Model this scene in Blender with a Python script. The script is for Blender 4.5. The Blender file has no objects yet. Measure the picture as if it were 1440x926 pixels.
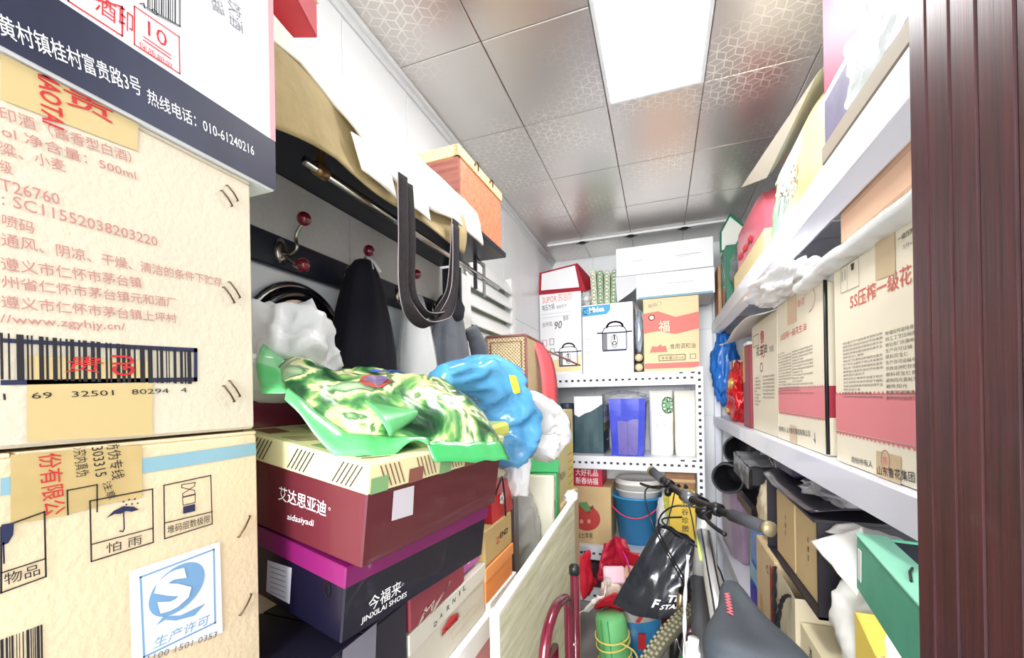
import bpy, bmesh, math, random
from mathutils import Vector, Matrix, Euler, noise
random.seed(7)
SC = bpy.context.scene
COL = SC.collection
H = 1.35                      # camera height; all coordinates below are measured from the camera's height
# ---------------------------------------------------------------- camera
F, PX, PY = 588.0, 720.0, 559.0
ROLL, YAW = math.atan(.0177), math.atan(209 / 588)
cam_d = bpy.data.cameras.new('camera')
cam = bpy.data.objects.new('camera', cam_d)
COL.objects.link(cam)
cam_d.sensor_width = 36.0
cam_d.lens = F / 1440 * 36
cam_d.shift_y = (PY - 463) / 1440
cam_d.clip_start = .01
cam.matrix_basis = (Matrix.Translation((0, 0, H)) @ Matrix.Rotation(YAW, 4, 'Z')
                    @ Matrix.Rotation(math.pi / 2, 4, 'X') @ Matrix.Rotation(-ROLL, 4, 'Z'))
SC.camera = cam
# ---------------------------------------------------------------- light
wd = bpy.data.worlds.new('world')
SC.world = wd
wd.use_nodes = True
bg = wd.node_tree.nodes['Background']
bg.inputs[0].default_value = (.93, .96, 1, 1)
bg.inputs[1].default_value = 1.5
LAMP = 17.0                   # emission of the ceiling panel's diffuser


def area(name, loc, size, power, aim, color=(1, 1, 1)):
    d = bpy.data.lights.new(name, 'AREA')
    d.shape = 'RECTANGLE'
    d.size, d.size_y = size
    d.energy = power
    d.color = color
    o = bpy.data.objects.new(name, d)
    COL.objects.link(o)
    o.location = (loc[0], loc[1], loc[2] + H)
    o.rotation_euler = (Vector(aim) - Vector(loc)).to_track_quat('-Z', 'Y').to_euler()
    return o


# added fill light behind and above the camera, brightens the room evenly
area('added_fill_light', (-.2, -5.0, 1.1), (3.2, 2.4), 540, (0, 2.2, -.1), (1, .99, .97))
SC.view_settings.view_transform = 'Standard'
SC.view_settings.look = 'None'
SC.view_settings.exposure = .75
SC.view_settings.gamma = 1
SC.view_settings.use_curve_mapping = False
try:
    SC.cycles.max_bounces = 10
    SC.cycles.diffuse_bounces = 6
    SC.cycles.transparent_max_bounces = 16
except Exception:
    pass


# ---------------------------------------------------------------- projection helpers: a sight line meets a real plane
def ray(px, py):
    u, v = px - PX, py - PY
    c, s = math.cos(ROLL), math.sin(ROLL)
    a, b = (u * c - v * s) / F, -(u * s + v * c) / F
    C, S = math.cos(YAW), math.sin(YAW)
    return Vector((a * C - S, a * S + C, b))


def onx(px, py, x):
    r = ray(px, py)
    return r * (x / r.x)


def ony(px, py, y):
    r = ray(px, py)
    return r * (y / r.y)


def onz(px, py, z):
    r = ray(px, py)
    return r * (z / r.z)


# ---------------------------------------------------------------- materials
def lin(c):
    return tuple(((x / 255) / 12.92 if x / 255 <= .04045 else ((x / 255 + .055) / 1.055) ** 2.4) for x in c) + (1,)


MATS = {}


def mat(name, rgb, rough=.6, metal=0, bump=0, bscale=60, var=0, vscale=8, alpha=1, trans=0, emit=0, coat=0, stretch=None, sheen=0):
    if name in MATS:
        return MATS[name]
    m = bpy.data.materials.new(name)
    m.use_nodes = True
    nt = m.node_tree
    p = nt.nodes['Principled BSDF']
    p.inputs['Base Color'].default_value = lin(rgb)
    p.inputs['Roughness'].default_value = rough
    p.inputs['Metallic'].default_value = metal
    p.inputs['Alpha'].default_value = alpha
    p.inputs['Transmission Weight'].default_value = trans
    p.inputs['Coat Weight'].default_value = coat
    p.inputs['Sheen Weight'].default_value = sheen
    if emit:
        p.inputs['Emission Color'].default_value = (1, 1, 1, 1)
        p.inputs['Emission Strength'].default_value = emit
    if var or bump:
        tc = nt.nodes.new('ShaderNodeTexCoord')
        mp = nt.nodes.new('ShaderNodeMapping')
        nt.links.new(tc.outputs['Object'], mp.inputs[0])
        if stretch:
            mp.inputs['Scale'].default_value = stretch
    if var:
        n = nt.nodes.new('ShaderNodeTexNoise')
        n.inputs['Scale'].default_value = vscale
        n.inputs['Detail'].default_value = 5
        nt.links.new(mp.outputs[0], n.inputs[0])
        r = nt.nodes.new('ShaderNodeValToRGB')
        k = lin(rgb)
        r.color_ramp.elements[0].position = .3
        r.color_ramp.elements[1].position = .7
        r.color_ramp.elements[0].color = tuple(max(0, x * (1 - var)) for x in k[:3]) + (1,)
        r.color_ramp.elements[1].color = tuple(min(1, x * (1 + var)) for x in k[:3]) + (1,)
        nt.links.new(n.outputs['Fac'], r.inputs[0])
        nt.links.new(r.outputs[0], p.inputs['Base Color'])
    if bump:
        n = nt.nodes.new('ShaderNodeTexNoise')
        n.inputs['Scale'].default_value = bscale
        n.inputs['Detail'].default_value = 4
        nt.links.new(mp.outputs[0], n.inputs[0])
        b = nt.nodes.new('ShaderNodeBump')
        b.inputs['Strength'].default_value = bump
        b.inputs['Distance'].default_value = .004
        nt.links.new(n.outputs['Fac'], b.inputs['Height'])
        nt.links.new(b.outputs[0], p.inputs['Normal'])
    MATS[name] = m
    return m


def film(name, rgb, opacity=.35, rough=.12, bump=.6, bscale=22):
    """thin plastic film: partly see-through, glossy, crinkled"""
    if name in MATS:
        return MATS[name]
    m = mat(name, rgb, rough=rough, bump=bump, bscale=bscale, coat=.4)
    p = m.node_tree.nodes['Principled BSDF']
    p.inputs['Alpha'].default_value = opacity
    return m


def wood(name, a, b, scale=(30, 30, 1.2), rough=.4, coat=0, det=6, ns=3.0, pos=(.35, .65)):
    if name in MATS:
        return MATS[name]
    m = mat(name, a, rough=rough, coat=coat)
    nt = m.node_tree
    p = nt.nodes['Principled BSDF']
    tc = nt.nodes.new('ShaderNodeTexCoord')
    mp = nt.nodes.new('ShaderNodeMapping')
    mp.inputs['Scale'].default_value = scale
    nt.links.new(tc.outputs['Object'], mp.inputs[0])
    n = nt.nodes.new('ShaderNodeTexNoise')
    n.inputs['Scale'].default_value = ns
    n.inputs['Detail'].default_value = det
    n.inputs['Roughness'].default_value = .65
    nt.links.new(mp.outputs[0], n.inputs[0])
    r = nt.nodes.new('ShaderNodeValToRGB')
    r.color_ramp.elements[0].color = lin(a)
    r.color_ramp.elements[1].color = lin(b)
    r.color_ramp.elements[0].position, r.color_ramp.elements[1].position = pos
    nt.links.new(n.outputs['Fac'], r.inputs[0])
    nt.links.new(r.outputs[0], p.inputs['Base Color'])
    bu = nt.nodes.new('ShaderNodeBump')
    bu.inputs['Strength'].default_value = .25
    bu.inputs['Distance'].default_value = .002
    nt.links.new(n.outputs['Fac'], bu.inputs['Height'])
    nt.links.new(bu.outputs[0], p.inputs['Normal'])
    return m


# ---------------------------------------------------------------- mesh builder
class MB:
    def __init__(s):
        s.v, s.f, s.mi, s.sm, s.fix = [], [], [], [], True

    def add(s, vs, fs, mi=0, M=None, smooth=False):
        o = len(s.v)
        s.v += [tuple(M @ Vector(v)) if M is not None else tuple(v) for v in vs]
        s.f += [tuple(i + o for i in f) for f in fs]
        s.mi += [mi] * len(fs)
        s.sm += [smooth] * len(fs)
        return s

    def box(s, lo, hi, mi=0, M=None, b=.0015):
        c = [(lo[i] + hi[i]) / 2 for i in range(3)]
        h = [abs(hi[i] - lo[i]) / 2 for i in range(3)]
        b = min(b, min(h) * .45)
        ix, vs, fs = {}, [], []
        for sx in (-1, 1):
            for sy in (-1, 1):
                for sz in (-1, 1):
                    for ax in range(3):
                        g = (sx, sy, sz)
                        ix[(g, ax)] = len(vs)
                        vs.append([c[i] + g[i] * (h[i] - (0 if i == ax else b)) for i in range(3)])
                    fs.append(tuple(ix[(g, a)] for a in range(3)))
        for ax in range(3):
            i, j = [k for k in range(3) if k != ax]
            for sg in (-1, 1):
                q = []
                for a, bb in ((-1, -1), (1, -1), (1, 1), (-1, 1)):
                    g = [0, 0, 0]
                    g[ax], g[i], g[j] = sg, a, bb
                    q.append(ix[(tuple(g), ax)])
                fs.append(tuple(q))
            for a in (-1, 1):
                for bb in (-1, 1):
                    g0, g1 = [0] * 3, [0] * 3
                    g0[ax], g1[ax] = -1, 1
                    g0[i] = g1[i] = a
                    g0[j] = g1[j] = bb
                    g0, g1 = tuple(g0), tuple(g1)
                    fs.append((ix[(g0, i)], ix[(g1, i)], ix[(g1, j)], ix[(g0, j)]))
        return s.add(vs, fs, mi, M)

    def tube(s, pts, r, n=8, closed=False, mi=0, M=None, flat=None):
        """flat=(a,b): elliptical / ribbon section factors"""
        P = [Vector(p) for p in pts]
        k = len(P)
        rs = r if isinstance(r, (list, tuple)) else [r] * k
        t0 = (P[1] - P[0]).normalized()
        up = Vector((0, 0, 1)) if abs(t0.z) < .9 else Vector((0, 1, 0))
        nrm = (up - t0 * up.dot(t0)).normalized()
        vs, fs = [], []
        fa, fb = flat or (1, 1)
        for i in range(k):
            if closed:
                t = P[(i + 1) % k] - P[i - 1]
            else:
                t = P[min(i + 1, k - 1)] - P[max(i - 1, 0)]
            t.normalize()
            nrm = nrm - t * nrm.dot(t)
            if nrm.length < 1e-5:
                nrm = t.orthogonal()
            nrm.normalize()
            bn = t.cross(nrm)
            for j in range(n):
                a = 2 * math.pi * j / n
                vs.append(P[i] + nrm * (math.cos(a) * rs[i] * fa) + bn * (math.sin(a) * rs[i] * fb))
        for i in range(k if closed else k - 1):
            for j in range(n):
                a, b2 = i * n, ((i + 1) % k) * n
                fs.append((a + j, a + (j + 1) % n, b2 + (j + 1) % n, b2 + j))
        if not closed:
            fs.append(tuple(range(n - 1, -1, -1)))
            fs.append(tuple((k - 1) * n + j for j in range(n)))
        return s.add(vs, fs, mi, M, True)

    def loft(s, rings, mi=0, M=None, cap0=True, cap1=True, smooth=True):
        n = len(rings[0])
        vs = [p for r in rings for p in r]
        fs = []
        for i in range(len(rings) - 1):
            for j in range(n):
                fs.append((i * n + j, i * n + (j + 1) % n, (i + 1) * n + (j + 1) % n, (i + 1) * n + j))
        if cap0:
            fs.append(tuple(range(n - 1, -1, -1)))
        if cap1:
            fs.append(tuple((len(rings) - 1) * n + j for j in range(n)))
        return s.add(vs, fs, mi, M, smooth)

    def lathe(s, prof, n=24, mi=0, M=None, cap0=True, cap1=True):
        return s.loft([[(r * math.cos(2 * math.pi * j / n), r * math.sin(2 * math.pi * j / n), z) for j in range(n)] for r, z in prof], mi, M, cap0, cap1)

    def sheet(s, fn, nu, nv, mi=0, M=None, smooth=True):
        vs = [fn(i / nu, j / nv) for j in range(nv + 1) for i in range(nu + 1)]
        fs = [(j * (nu + 1) + i, j * (nu + 1) + i + 1, (j + 1) * (nu + 1) + i + 1, (j + 1) * (nu + 1) + i) for j in range(nv) for i in range(nu)]
        return s.add(vs, fs, mi, M, smooth)

    def prism(s, poly, axis_vec, mi=0, M=None):
        n = len(poly)
        a = Vector(axis_vec)
        vs = [Vector(p) for p in poly] + [Vector(p) + a for p in poly]
        fs = [tuple(range(n - 1, -1, -1)), tuple(range(n, 2 * n))] + [(i, (i + 1) % n, n + (i + 1) % n, n + i) for i in range(n)]
        return s.add(vs, fs, mi, M)

    def ball(s, c, r, n=12, m=8, mi=0, M=None, fn=None):
        rx, ry, rz = r if isinstance(r, (list, tuple)) else (r, r, r)
        rings = []
        for i in range(m + 1):
            th = math.pi * (.02 + .96 * i / m)
            ring = []
            for j in range(n):
                a = 2 * math.pi * j / n
                d = Vector((math.sin(th) * math.cos(a), math.sin(th) * math.sin(a), -math.cos(th)))
                k = fn(d) if fn else 1
                ring.append((c[0] + rx * d.x * k, c[1] + ry * d.y * k, c[2] + rz * d.z * k))
            rings.append(ring)
        return s.loft(rings, mi, M)

    def build(s, name, mats, parent=None, M=None, solid=0, sub=0):
        me = bpy.data.meshes.new(name)
        me.from_pydata(s.v, [], s.f)
        me.polygons.foreach_set('material_index', s.mi)
        me.polygons.foreach_set('use_smooth', s.sm)
        if not isinstance(mats, (list, tuple)):
            mats = [mats]
        for m in mats:
            me.materials.append(m)
        if s.fix:
            bm = bmesh.new()
            bm.from_mesh(me)
            bmesh.ops.recalc_face_normals(bm, faces=bm.faces)
            bm.to_mesh(me)
            bm.free()
        me.update()
        o = bpy.data.objects.new(name, me)
        COL.objects.link(o)
        if parent:
            o.parent = parent
        if M is not None:
            o.matrix_basis = M
        if solid:
            md = o.modifiers.new('solid', 'SOLIDIFY')
            md.thickness = solid
            md.offset = 0
        if sub:
            md = o.modifiers.new('sub', 'SUBSURF')
            md.levels = md.render_levels = sub
        return o


def T(x, y, z, rx=0, ry=0, rz=0):
    """place at x, y and height z relative to the camera's height"""
    return Matrix.Translation((x, y, z + H)) @ Euler((rx, ry, rz), 'XYZ').to_matrix().to_4x4()


def L(x=0, y=0, z=0, rx=0, ry=0, rz=0):
    return Matrix.Translation((x, y, z)) @ Euler((rx, ry, rz), 'XYZ').to_matrix().to_4x4()


def tag(o, label, cat, group=None, kind=None):
    o['label'] = label
    o['category'] = cat
    if group:
        o['group'] = group
    if kind:
        o['kind'] = kind
    return o


def thing(name, label, cat, M, group=None):
    o = bpy.data.objects.new(name, None)
    o.empty_display_size = .05
    COL.objects.link(o)
    o.matrix_basis = M
    return tag(o, label, cat, group)


def struct(o):
    o['kind'] = 'structure'
    return o


def smooth(pts, k=6, closed=False):
    P = [Vector(p) for p in pts]
    n = len(P)
    out = []
    for i in range(n if closed else n - 1):
        if closed:
            a, b, c, d = P[i - 1], P[i], P[(i + 1) % n], P[(i + 2) % n]
        else:
            a, b, c, d = P[max(i - 1, 0)], P[i], P[i + 1], P[min(i + 2, n - 1)]
        for j in range(k):
            t = j / k
            out.append(.5 * ((2 * b) + (c - a) * t + (2 * a - 5 * b + 4 * c - d) * t * t + (3 * b - a - 3 * c + d) * t ** 3))
    if not closed:
        out.append(P[-1])
    return out


def nz(x, y, z, s=1.0):
    return noise.noise(Vector((x * s, y * s, z * s)))


def ridge(d, seed, f):
    v = Vector(d) * f + Vector((seed * 7.3, seed * 3.1, seed * 1.7))
    return 1 - abs(noise.noise(v)) * 2


# ---------------------------------------------------------------- flat print on a face of a box
TXT = {}


def textmesh(s, res=2, bold=0):
    if any(ord(ch) > 0x2e80 for ch in s):
        bold = min(bold, .005)      # dense strokes would run into each other
    k = (s, res, bold)
    if k not in TXT:
        c = bpy.data.curves.new('lettering', 'FONT')
        c.body = s
        c.resolution_u = res
        c.offset = bold
        o = bpy.data.objects.new('lettering', c)
        COL.objects.link(o)
        dg = bpy.context.evaluated_depsgraph_get()
        me = bpy.data.meshes.new_from_object(o.evaluated_get(dg))
        TXT[k] = ([tuple(v.co[:2]) for v in me.vertices], [tuple(p.vertices) for p in me.polygons])
        bpy.data.meshes.remove(me)
        bpy.data.objects.remove(o)
        bpy.data.curves.remove(c)
    return TXT[k]


def frame_of(size, side):
    w, d, h = size
    if side == '+x':
        return Vector((w / 2, -d / 2, 0)), Vector((0, 1, 0)), Vector((0, 0, 1)), d, h
    if side == '-x':
        return Vector((-w / 2, d / 2, 0)), Vector((0, -1, 0)), Vector((0, 0, 1)), d, h
    if side == '-y':
        return Vector((-w / 2, -d / 2, 0)), Vector((1, 0, 0)), Vector((0, 0, 1)), w, h
    return Vector((-w / 2, -d / 2, h)), Vector((1, 0, 0)), Vector((0, 1, 0)), w, d


class Print:
    """ink on one face: u to the viewer's right, v up, both in metres from the lower left corner"""

    def __init__(s, root, size, side, off=.0007):
        s.root = root
        s.O, s.U, s.V, s.w, s.h = frame_of(size, side)
        s.N = s.U.cross(s.V)
        s.off = off
        s.clip = True
        s.mb = MB()
        s.mb.fix = False
        s.mats = []
        mw = root.matrix_basis
        s.wo = mw @ s.O
        r3 = mw.to_3x3()
        s.wu, s.wv, s.wn = r3 @ s.U, r3 @ s.V, r3 @ s.N

    def px(s, x, y):
        """(u, v) where the sight line of a photo point meets this face"""
        r = ray(x, y)
        o = Vector((0, 0, H))
        t = (s.wo - o).dot(s.wn) / r.dot(s.wn)
        p = o + r * t - s.wo
        return p.dot(s.wu), p.dot(s.wv)

    def mi(s, m):
        if m not in s.mats:
            s.mats.append(m)
        return s.mats.index(m)

    def put(s, uv, fs, m, lift=0):
        e = .0004 if s.clip else -9
        uv = [(min(max(u, e), s.w - e), min(max(v, e), s.h - e)) for u, v in uv]
        s.mb.add([s.O + s.U * u + s.V * v + s.N * (s.off + lift) for u, v in uv], fs, s.mi(m))

    def poly(s, uv, m, lift=0):
        s.put(uv, [tuple(range(len(uv)))], m, lift)

    def rect(s, u0, v0, u1, v1, m, lift=0):
        s.poly([(u0, v0), (u1, v0), (u1, v1), (u0, v1)], m, lift)

    def line(s, pts, w, m, lift=0, closed=False):
        P = [Vector((p[0], p[1])) for p in pts]
        n = len(P)
        for i in range(n if closed else n - 1):
            a, b = P[i], P[(i + 1) % n]
            d = (b - a)
            if d.length < 1e-7:
                continue
            d.normalize()
            q = Vector((-d.y, d.x)) * (w / 2)
            a2, b2 = a - d * w / 2, b + d * w / 2
            s.poly([a2 - q, b2 - q, b2 + q, a2 + q], m, lift)

    def ell(s, cu, cv, ru, rv, m, a=0, lift=0, n=28):
        pts = []
        for i in range(n):
            t = 2 * math.pi * i / n
            x, y = ru * math.cos(t), rv * math.sin(t)
            pts.append((cu + x * math.cos(a) - y * math.sin(a), cv + x * math.sin(a) + y * math.cos(a)))
        s.poly(pts, m, lift)

    def ring(s, cu, cv, ru, rv, w, m, a=0, lift=0, n=28, t0=0, t1=6.2832):
        pts = []
        for i in range(n + 1):
            t = t0 + (t1 - t0) * i / n
            x, y = ru * math.cos(t), rv * math.sin(t)
            pts.append((cu + x * math.cos(a) - y * math.sin(a), cv + x * math.sin(a) + y * math.cos(a)))
        s.line(pts, w, m, lift)

    def text(s, t, p0, p1, h, m, bold=.0, res=2, lift=.0001, skew=0):
        """fit the line of text between baseline points p0 and p1 (u, v); h = glyph height in metres"""
        V, Fs = textmesh(t, res, bold)
        if not V:
            return
        x0, x1 = min(v[0] for v in V), max(v[0] for v in V)
        y0, y1 = min(v[1] for v in V), max(v[1] for v in V)
        a, b = Vector(p0), Vector(p1)
        d = b - a
        q = Vector((-d.y, d.x)).normalized() * h
        s.put([tuple(a + d * ((v[0] - x0) / (x1 - x0)) + (q + d.normalized() * skew * h) * ((v[1] - y0) / (y1 - y0))) for v in V], Fs, m, lift)

    def ptext(s, t, a, b, hp, m, **k):
        """the same with baseline ends and glyph height read from the photo"""
        p0, p1 = s.px(*a), s.px(*b)
        h = abs(s.px(a[0], a[1] - hp)[1] - p0[1])
        s.text(t, p0, p1, h, m, **k)

    def ppoly(s, pts, m, lift=0):
        s.poly([s.px(*p) for p in pts], m, lift)

    def pline(s, pts, w, m, lift=0, closed=False):
        s.line([s.px(*p) for p in pts], w, m, lift, closed)

    def bars(s, u0, v0, u1, v1, m, seed=1, lift=0, n=30):
        rn = random.Random(seed)
        u = u0
        k = (u1 - u0) / n
        while u < u1 - k:
            w = k * rn.choice((.35, .5, .9, 1.3))
            s.rect(u, v0, min(u + w, u1), v1, m, lift)
            u += w + k * rn.choice((.4, .5, .8, 1.1))

    def done(s, name='print'):
        o = s.mb.build(name, s.mats, s.root)
        return o


def carton(name, label, cat, M, size, m, group=None, b=.003, flaps=True, flap_m=None, gap=.0016):
    """cardboard box: body, two top flaps meeting at a seam"""
    w, d, h = size
    t = thing(name, label, cat, M, group)
    MB().box((-w / 2, -d / 2, 0), (w / 2, d / 2, h - (.003 if flaps else 0)), b=b).build('body', m, t)
    if flaps:
        for sg in (-1, 1):
            MB().box((-w / 2 + .001, sg * gap, h - .0035), (w / 2 - .001, sg * (d / 2 - .001), h), b=.001).build('flap', flap_m or m, t)
    return t


def shoe_box(name, label, M, size, mb_, ml, group=None, lid=.035, over=.003):
    w, d, h = size
    t = thing(name, label, 'shoe box', M, group)
    MB().box((-w / 2, -d / 2, 0), (w / 2, d / 2, h - .004), b=.002).build('body', mb_, t)
    e = over
    l = MB()
    l.box((-w / 2 - e, -d / 2 - e, h - lid), (w / 2 + e, d / 2 + e, h), b=.0015)
    l.build('lid', ml, t)
    return t


def crumple(name, mats, c, r, seed=1, amp=.25, n=44, m=26, f=2.2, parent=None, flat=.0, neck=0, M=None):
    """a crumpled bag: folded skin around a soft volume, flattened where it rests"""
    b = MB()

    def fn(d):
        v = d * f + Vector((seed * 7.3, seed * 3.1, seed * 1.7))
        v += noise.noise_vector(v * 1.3) * .25
        a = noise.voronoi(v)[0]
        c = noise.voronoi(v * 2.3)[0]
        k = 1 + amp * 1.5 * (a[0] - .5) + amp * .6 * (c[0] - .5) + amp * .25 * (a[1] - a[0] - .3)
        if neck and d.z > .55:
            k *= 1 + neck * (d.z - .55)
        if d.z < -flat > -1 and flat:
            k *= min(1.25, flat / -d.z) if -d.z > flat else 1
        return k
    b.ball(c, r, n, m, fn=fn)
    return b.build(name, mats, parent, M)


def copy_tree(o, parent=None):
    c = o.copy()
    COL.objects.link(c)
    if parent:
        c.parent = parent
    for ch in [x for x in o.children]:
        copy_tree(ch, c)
    return c
# ================================================================ the room
white_wall = mat('white_wall_tile', (236, 240, 243), .3, bump=.04, bscale=8, var=.02, vscale=3)
seam = mat('wall_grout', (205, 208, 210), .8)
grey_floor = mat('grey_floor', (150, 148, 146), .35, var=.12, vscale=5)
struct(MB().box((-1.0, -1.2, -.08), (1.2, 3.3, 0), b=0.001).build('floor', grey_floor, None, T(0, 0, -1.35)))


def wall(name, lo, hi, tiles):
    w = struct(MB().box(lo, hi, b=.001).build(name, seam, None, T(0, 0, 0)))
    for a, b in tiles:
        o = MB().box(a, b, b=.0012).build('wall_tile', white_wall, w)
    return w


def tiles_x(x, nx, ys, zs, g=.0012):
    return [((min(x, x + nx), ys[i] + g, zs[j] + g), (max(x, x + nx), ys[i + 1] - g, zs[j + 1] - g)) for i in range(len(ys) - 1) for j in range(len(zs) - 1)]


ZS = [-1.35, -.75, -.15, .45, 1.06]
wall('wall_left', (-.86, -.6, -1.35), (-.784, 3.3, 1.06), tiles_x(-.785, .005, [-.6, 0, .3, .6, .9, 1.2, 1.5, 1.8, 2.1, 2.4, 2.7, 3.2], ZS))
wall('wall_right', (.795, .6, -1.35), (.87, 3.3, 1.06), tiles_x(.796, -.005, [.6, 1.2, 1.8, 2.4, 3.2], ZS))
wb = struct(MB().box((-.86, 3.206, -1.35), (.87, 3.28, 1.06), b=.001).build('wall_back', seam, None, T(0, 0, 0)))
for i in range(5):
    for j in range(4):
        MB().box((-.78 + i * .315, 3.2, ZS[j] + .001), (-.78 + (i + 1) * .315 - .002, 3.207, ZS[j + 1] - .001), b=.001).build('wall_tile', white_wall, wb)


# ceiling of metal tiles printed with a cube lattice
def ceiling_material():
    m = mat('patterned_metal_ceiling', (212, 209, 205), .30, metal=.8)
    nt = m.node_tree
    p = nt.nodes['Principled BSDF']
    tc = nt.nodes.new('ShaderNodeTexCoord')
    sep = nt.nodes.new('ShaderNodeSeparateXYZ')
    nt.links.new(tc.outputs['Object'], sep.inputs[0])

    def mth(op, a, b=None):
        n = nt.nodes.new('ShaderNodeMath')
        n.operation = op
        for i, q in enumerate((a, b)):
            if q is None:
                continue
            if isinstance(q, (int, float)):
                n.inputs[i].default_value = q
            else:
                nt.links.new(q, n.inputs[i])
        return n.outputs[0]
    S = 1 / .052

    def vm(op, a, b=None):
        n = nt.nodes.new('ShaderNodeVectorMath')
        n.operation = op
        for i, q in enumerate((a, b)):
            if q is None:
                continue
            if isinstance(q, tuple):
                n.inputs[i].default_value = q
            else:
                nt.links.new(q, n.inputs[i])
        return n.outputs['Value'] if op in ('DOT_PRODUCT', 'LENGTH') else n.outputs[0]
    # honeycomb cells with three spokes each: a lattice of cubes
    r3 = math.sqrt(3)
    fl_ = vm('MULTIPLY', vm('ADD', vm('MULTIPLY', tc.outputs['Object'], (S, S, 0)), (100, 100 * r3, 0)), (1, 1, 0))
    ca = vm('SUBTRACT', vm('MODULO', fl_, (1, r3, 1)), (.5, r3 / 2, 0))
    cb_ = vm('SUBTRACT', vm('MODULO', vm('SUBTRACT', fl_, (.5, r3 / 2, 0)), (1, r3, 1)), (.5, r3 / 2, 0))
    near = mth('LESS_THAN', vm('DOT_PRODUCT', ca, ca), vm('DOT_PRODUCT', cb_, cb_))
    mxv = nt.nodes.new('ShaderNodeMix')
    mxv.data_type = 'VECTOR'
    nt.links.new(near, mxv.inputs[0])
    nt.links.new(cb_, mxv.inputs[4])
    nt.links.new(ca, mxv.inputs[5])
    g = mxv.outputs[1]
    ab = vm('ABSOLUTE', g)
    hexd = mth('MAXIMUM', vm('DOT_PRODUCT', ab, (.5, r3 / 2, 0)), vm('DOT_PRODUCT', ab, (1, 0, 0)))
    lines = mth('GREATER_THAN', hexd, .465)
    for k in range(3):
        a = math.radians(120 * k + 90)
        along = mth('GREATER_THAN', vm('DOT_PRODUCT', g, (math.cos(a), math.sin(a), 0)), 0)
        across = mth('LESS_THAN', mth('ABSOLUTE', vm('DOT_PRODUCT', g, (-math.sin(a), math.cos(a), 0))), .035)
        lines = mth('MAXIMUM', lines, mth('MULTIPLY', along, across))
    for k in range(0):
        a = math.radians(60 * k + 30)
        t = mth('ADD', mth('MULTIPLY', sep.outputs[0], math.cos(a) * S), mth('MULTIPLY', sep.outputs[1], math.sin(a) * S))
        a2 = a + math.pi / 2
        q = mth('ADD', mth('MULTIPLY', sep.outputs[0], math.cos(a2) * S * 1.1547 / 2), mth('MULTIPLY', sep.outputs[1], math.sin(a2) * S * 1.1547 / 2))
        ln = mth('LESS_THAN', mth('ABSOLUTE', mth('SUBTRACT', mth('FRACT', t), .5)), .045)
        # broken into dashes so that rhombi and stars remain
        row = mth('MULTIPLY', mth('FLOOR', t), .333)
        gate = mth('LESS_THAN', mth('FRACT', mth('ADD', q, row)), .68)
        ln = mth('MULTIPLY', ln, gate)
        lines = ln if lines is None else mth('MAXIMUM', lines, ln)
    n = nt.nodes.new('ShaderNodeTexNoise')
    n.inputs['Scale'].default_value = 3.2
    nt.links.new(tc.outputs['Object'], n.inputs[0])
    fade = nt.nodes.new('ShaderNodeMapRange')  # lattice lines brighten in random patches, painting in highlights
    fade.inputs[1].default_value, fade.inputs[2].default_value = .44, .72
    nt.links.new(n.outputs['Fac'], fade.inputs[0])
    f = mth('MULTIPLY', lines, fade.outputs[0])
    mx = nt.nodes.new('ShaderNodeMix')
    mx.data_type = 'RGBA'
    mx.inputs[6].default_value = lin((212, 209, 205))
    mx.inputs[7].default_value = lin((250, 248, 240))
    nt.links.new(f, mx.inputs[0])
    nt.links.new(mx.outputs[2], p.inputs['Base Color'])
    nt.links.new(mth('SUBTRACT', .8, mth('MULTIPLY', f, .5)), p.inputs['Metallic'])
    b = nt.nodes.new('ShaderNodeBump')
    b.inputs['Strength'].default_value = .3
    b.inputs['Distance'].default_value = .001
    nt.links.new(f, b.inputs['Height'])
    nt.links.new(b.outputs[0], p.inputs['Normal'])
    return m


cm = ceiling_material()
dark_joint = mat('ceiling_joint', (120, 118, 116), .6)
ceil = struct(MB().box((-.86, -1.0, 1.062), (.87, 3.3, 1.12), b=.001).build('ceiling', dark_joint, None, T(0, 0, 0)))
CX = [-.80, -.482, -.164, .156, .478, .80]
CY = [-.94, -.52, -.11, .306, .722, 1.138, 1.55, 1.975, 2.41, 2.825, 3.24]
for i in range(5):
    for j in range(10):
        if i == 2 and j in (4, 5):
            continue
        MB().box((CX[i] + .0012, CY[j] + .0012, 1.05), (CX[i + 1] - .0012, CY[j + 1] - .0012, 1.063), b=.002).build('ceiling_tile', cm, ceil)
# panel lamp in the middle row
lamp = thing('ceiling_light', 'glowing white rectangular panel light set flush in the patterned metal ceiling', 'ceiling light', T(0, 0, 0))
alu = mat('white_lamp_frame', (225, 232, 238), .35)
lm = MB()
x0, x1, y0, y1 = CX[2] + .002, CX[3] - .002, 1.142, 1.548
y0 = .93
for lo, hi in (((x0, y0, 1.046), (x0 + .014, y1, 1.062)), ((x1 - .014, y0, 1.046), (x1, y1, 1.062)), ((x0 + .014, y1 - .014, 1.046), (x1 - .014, y1, 1.062)), ((x0 + .014, y0, 1.046), (x1 - .014, y0 + .014, 1.062))):
    lm.box(lo, hi, b=.002)
lm.build('frame', alu, lamp)
MB().box((x0 + .014, y0 + .014, 1.05), (x1 - .014, y1 - .014, 1.058), b=.001).build('diffuser', mat('lamp_diffuser', (255, 255, 255), .5, emit=LAMP), lamp)
MB().box((x0, .726, 1.05), (x1, y0 - .001, 1.06), b=.002).build('ceiling_tile', cm, ceil)
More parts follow.
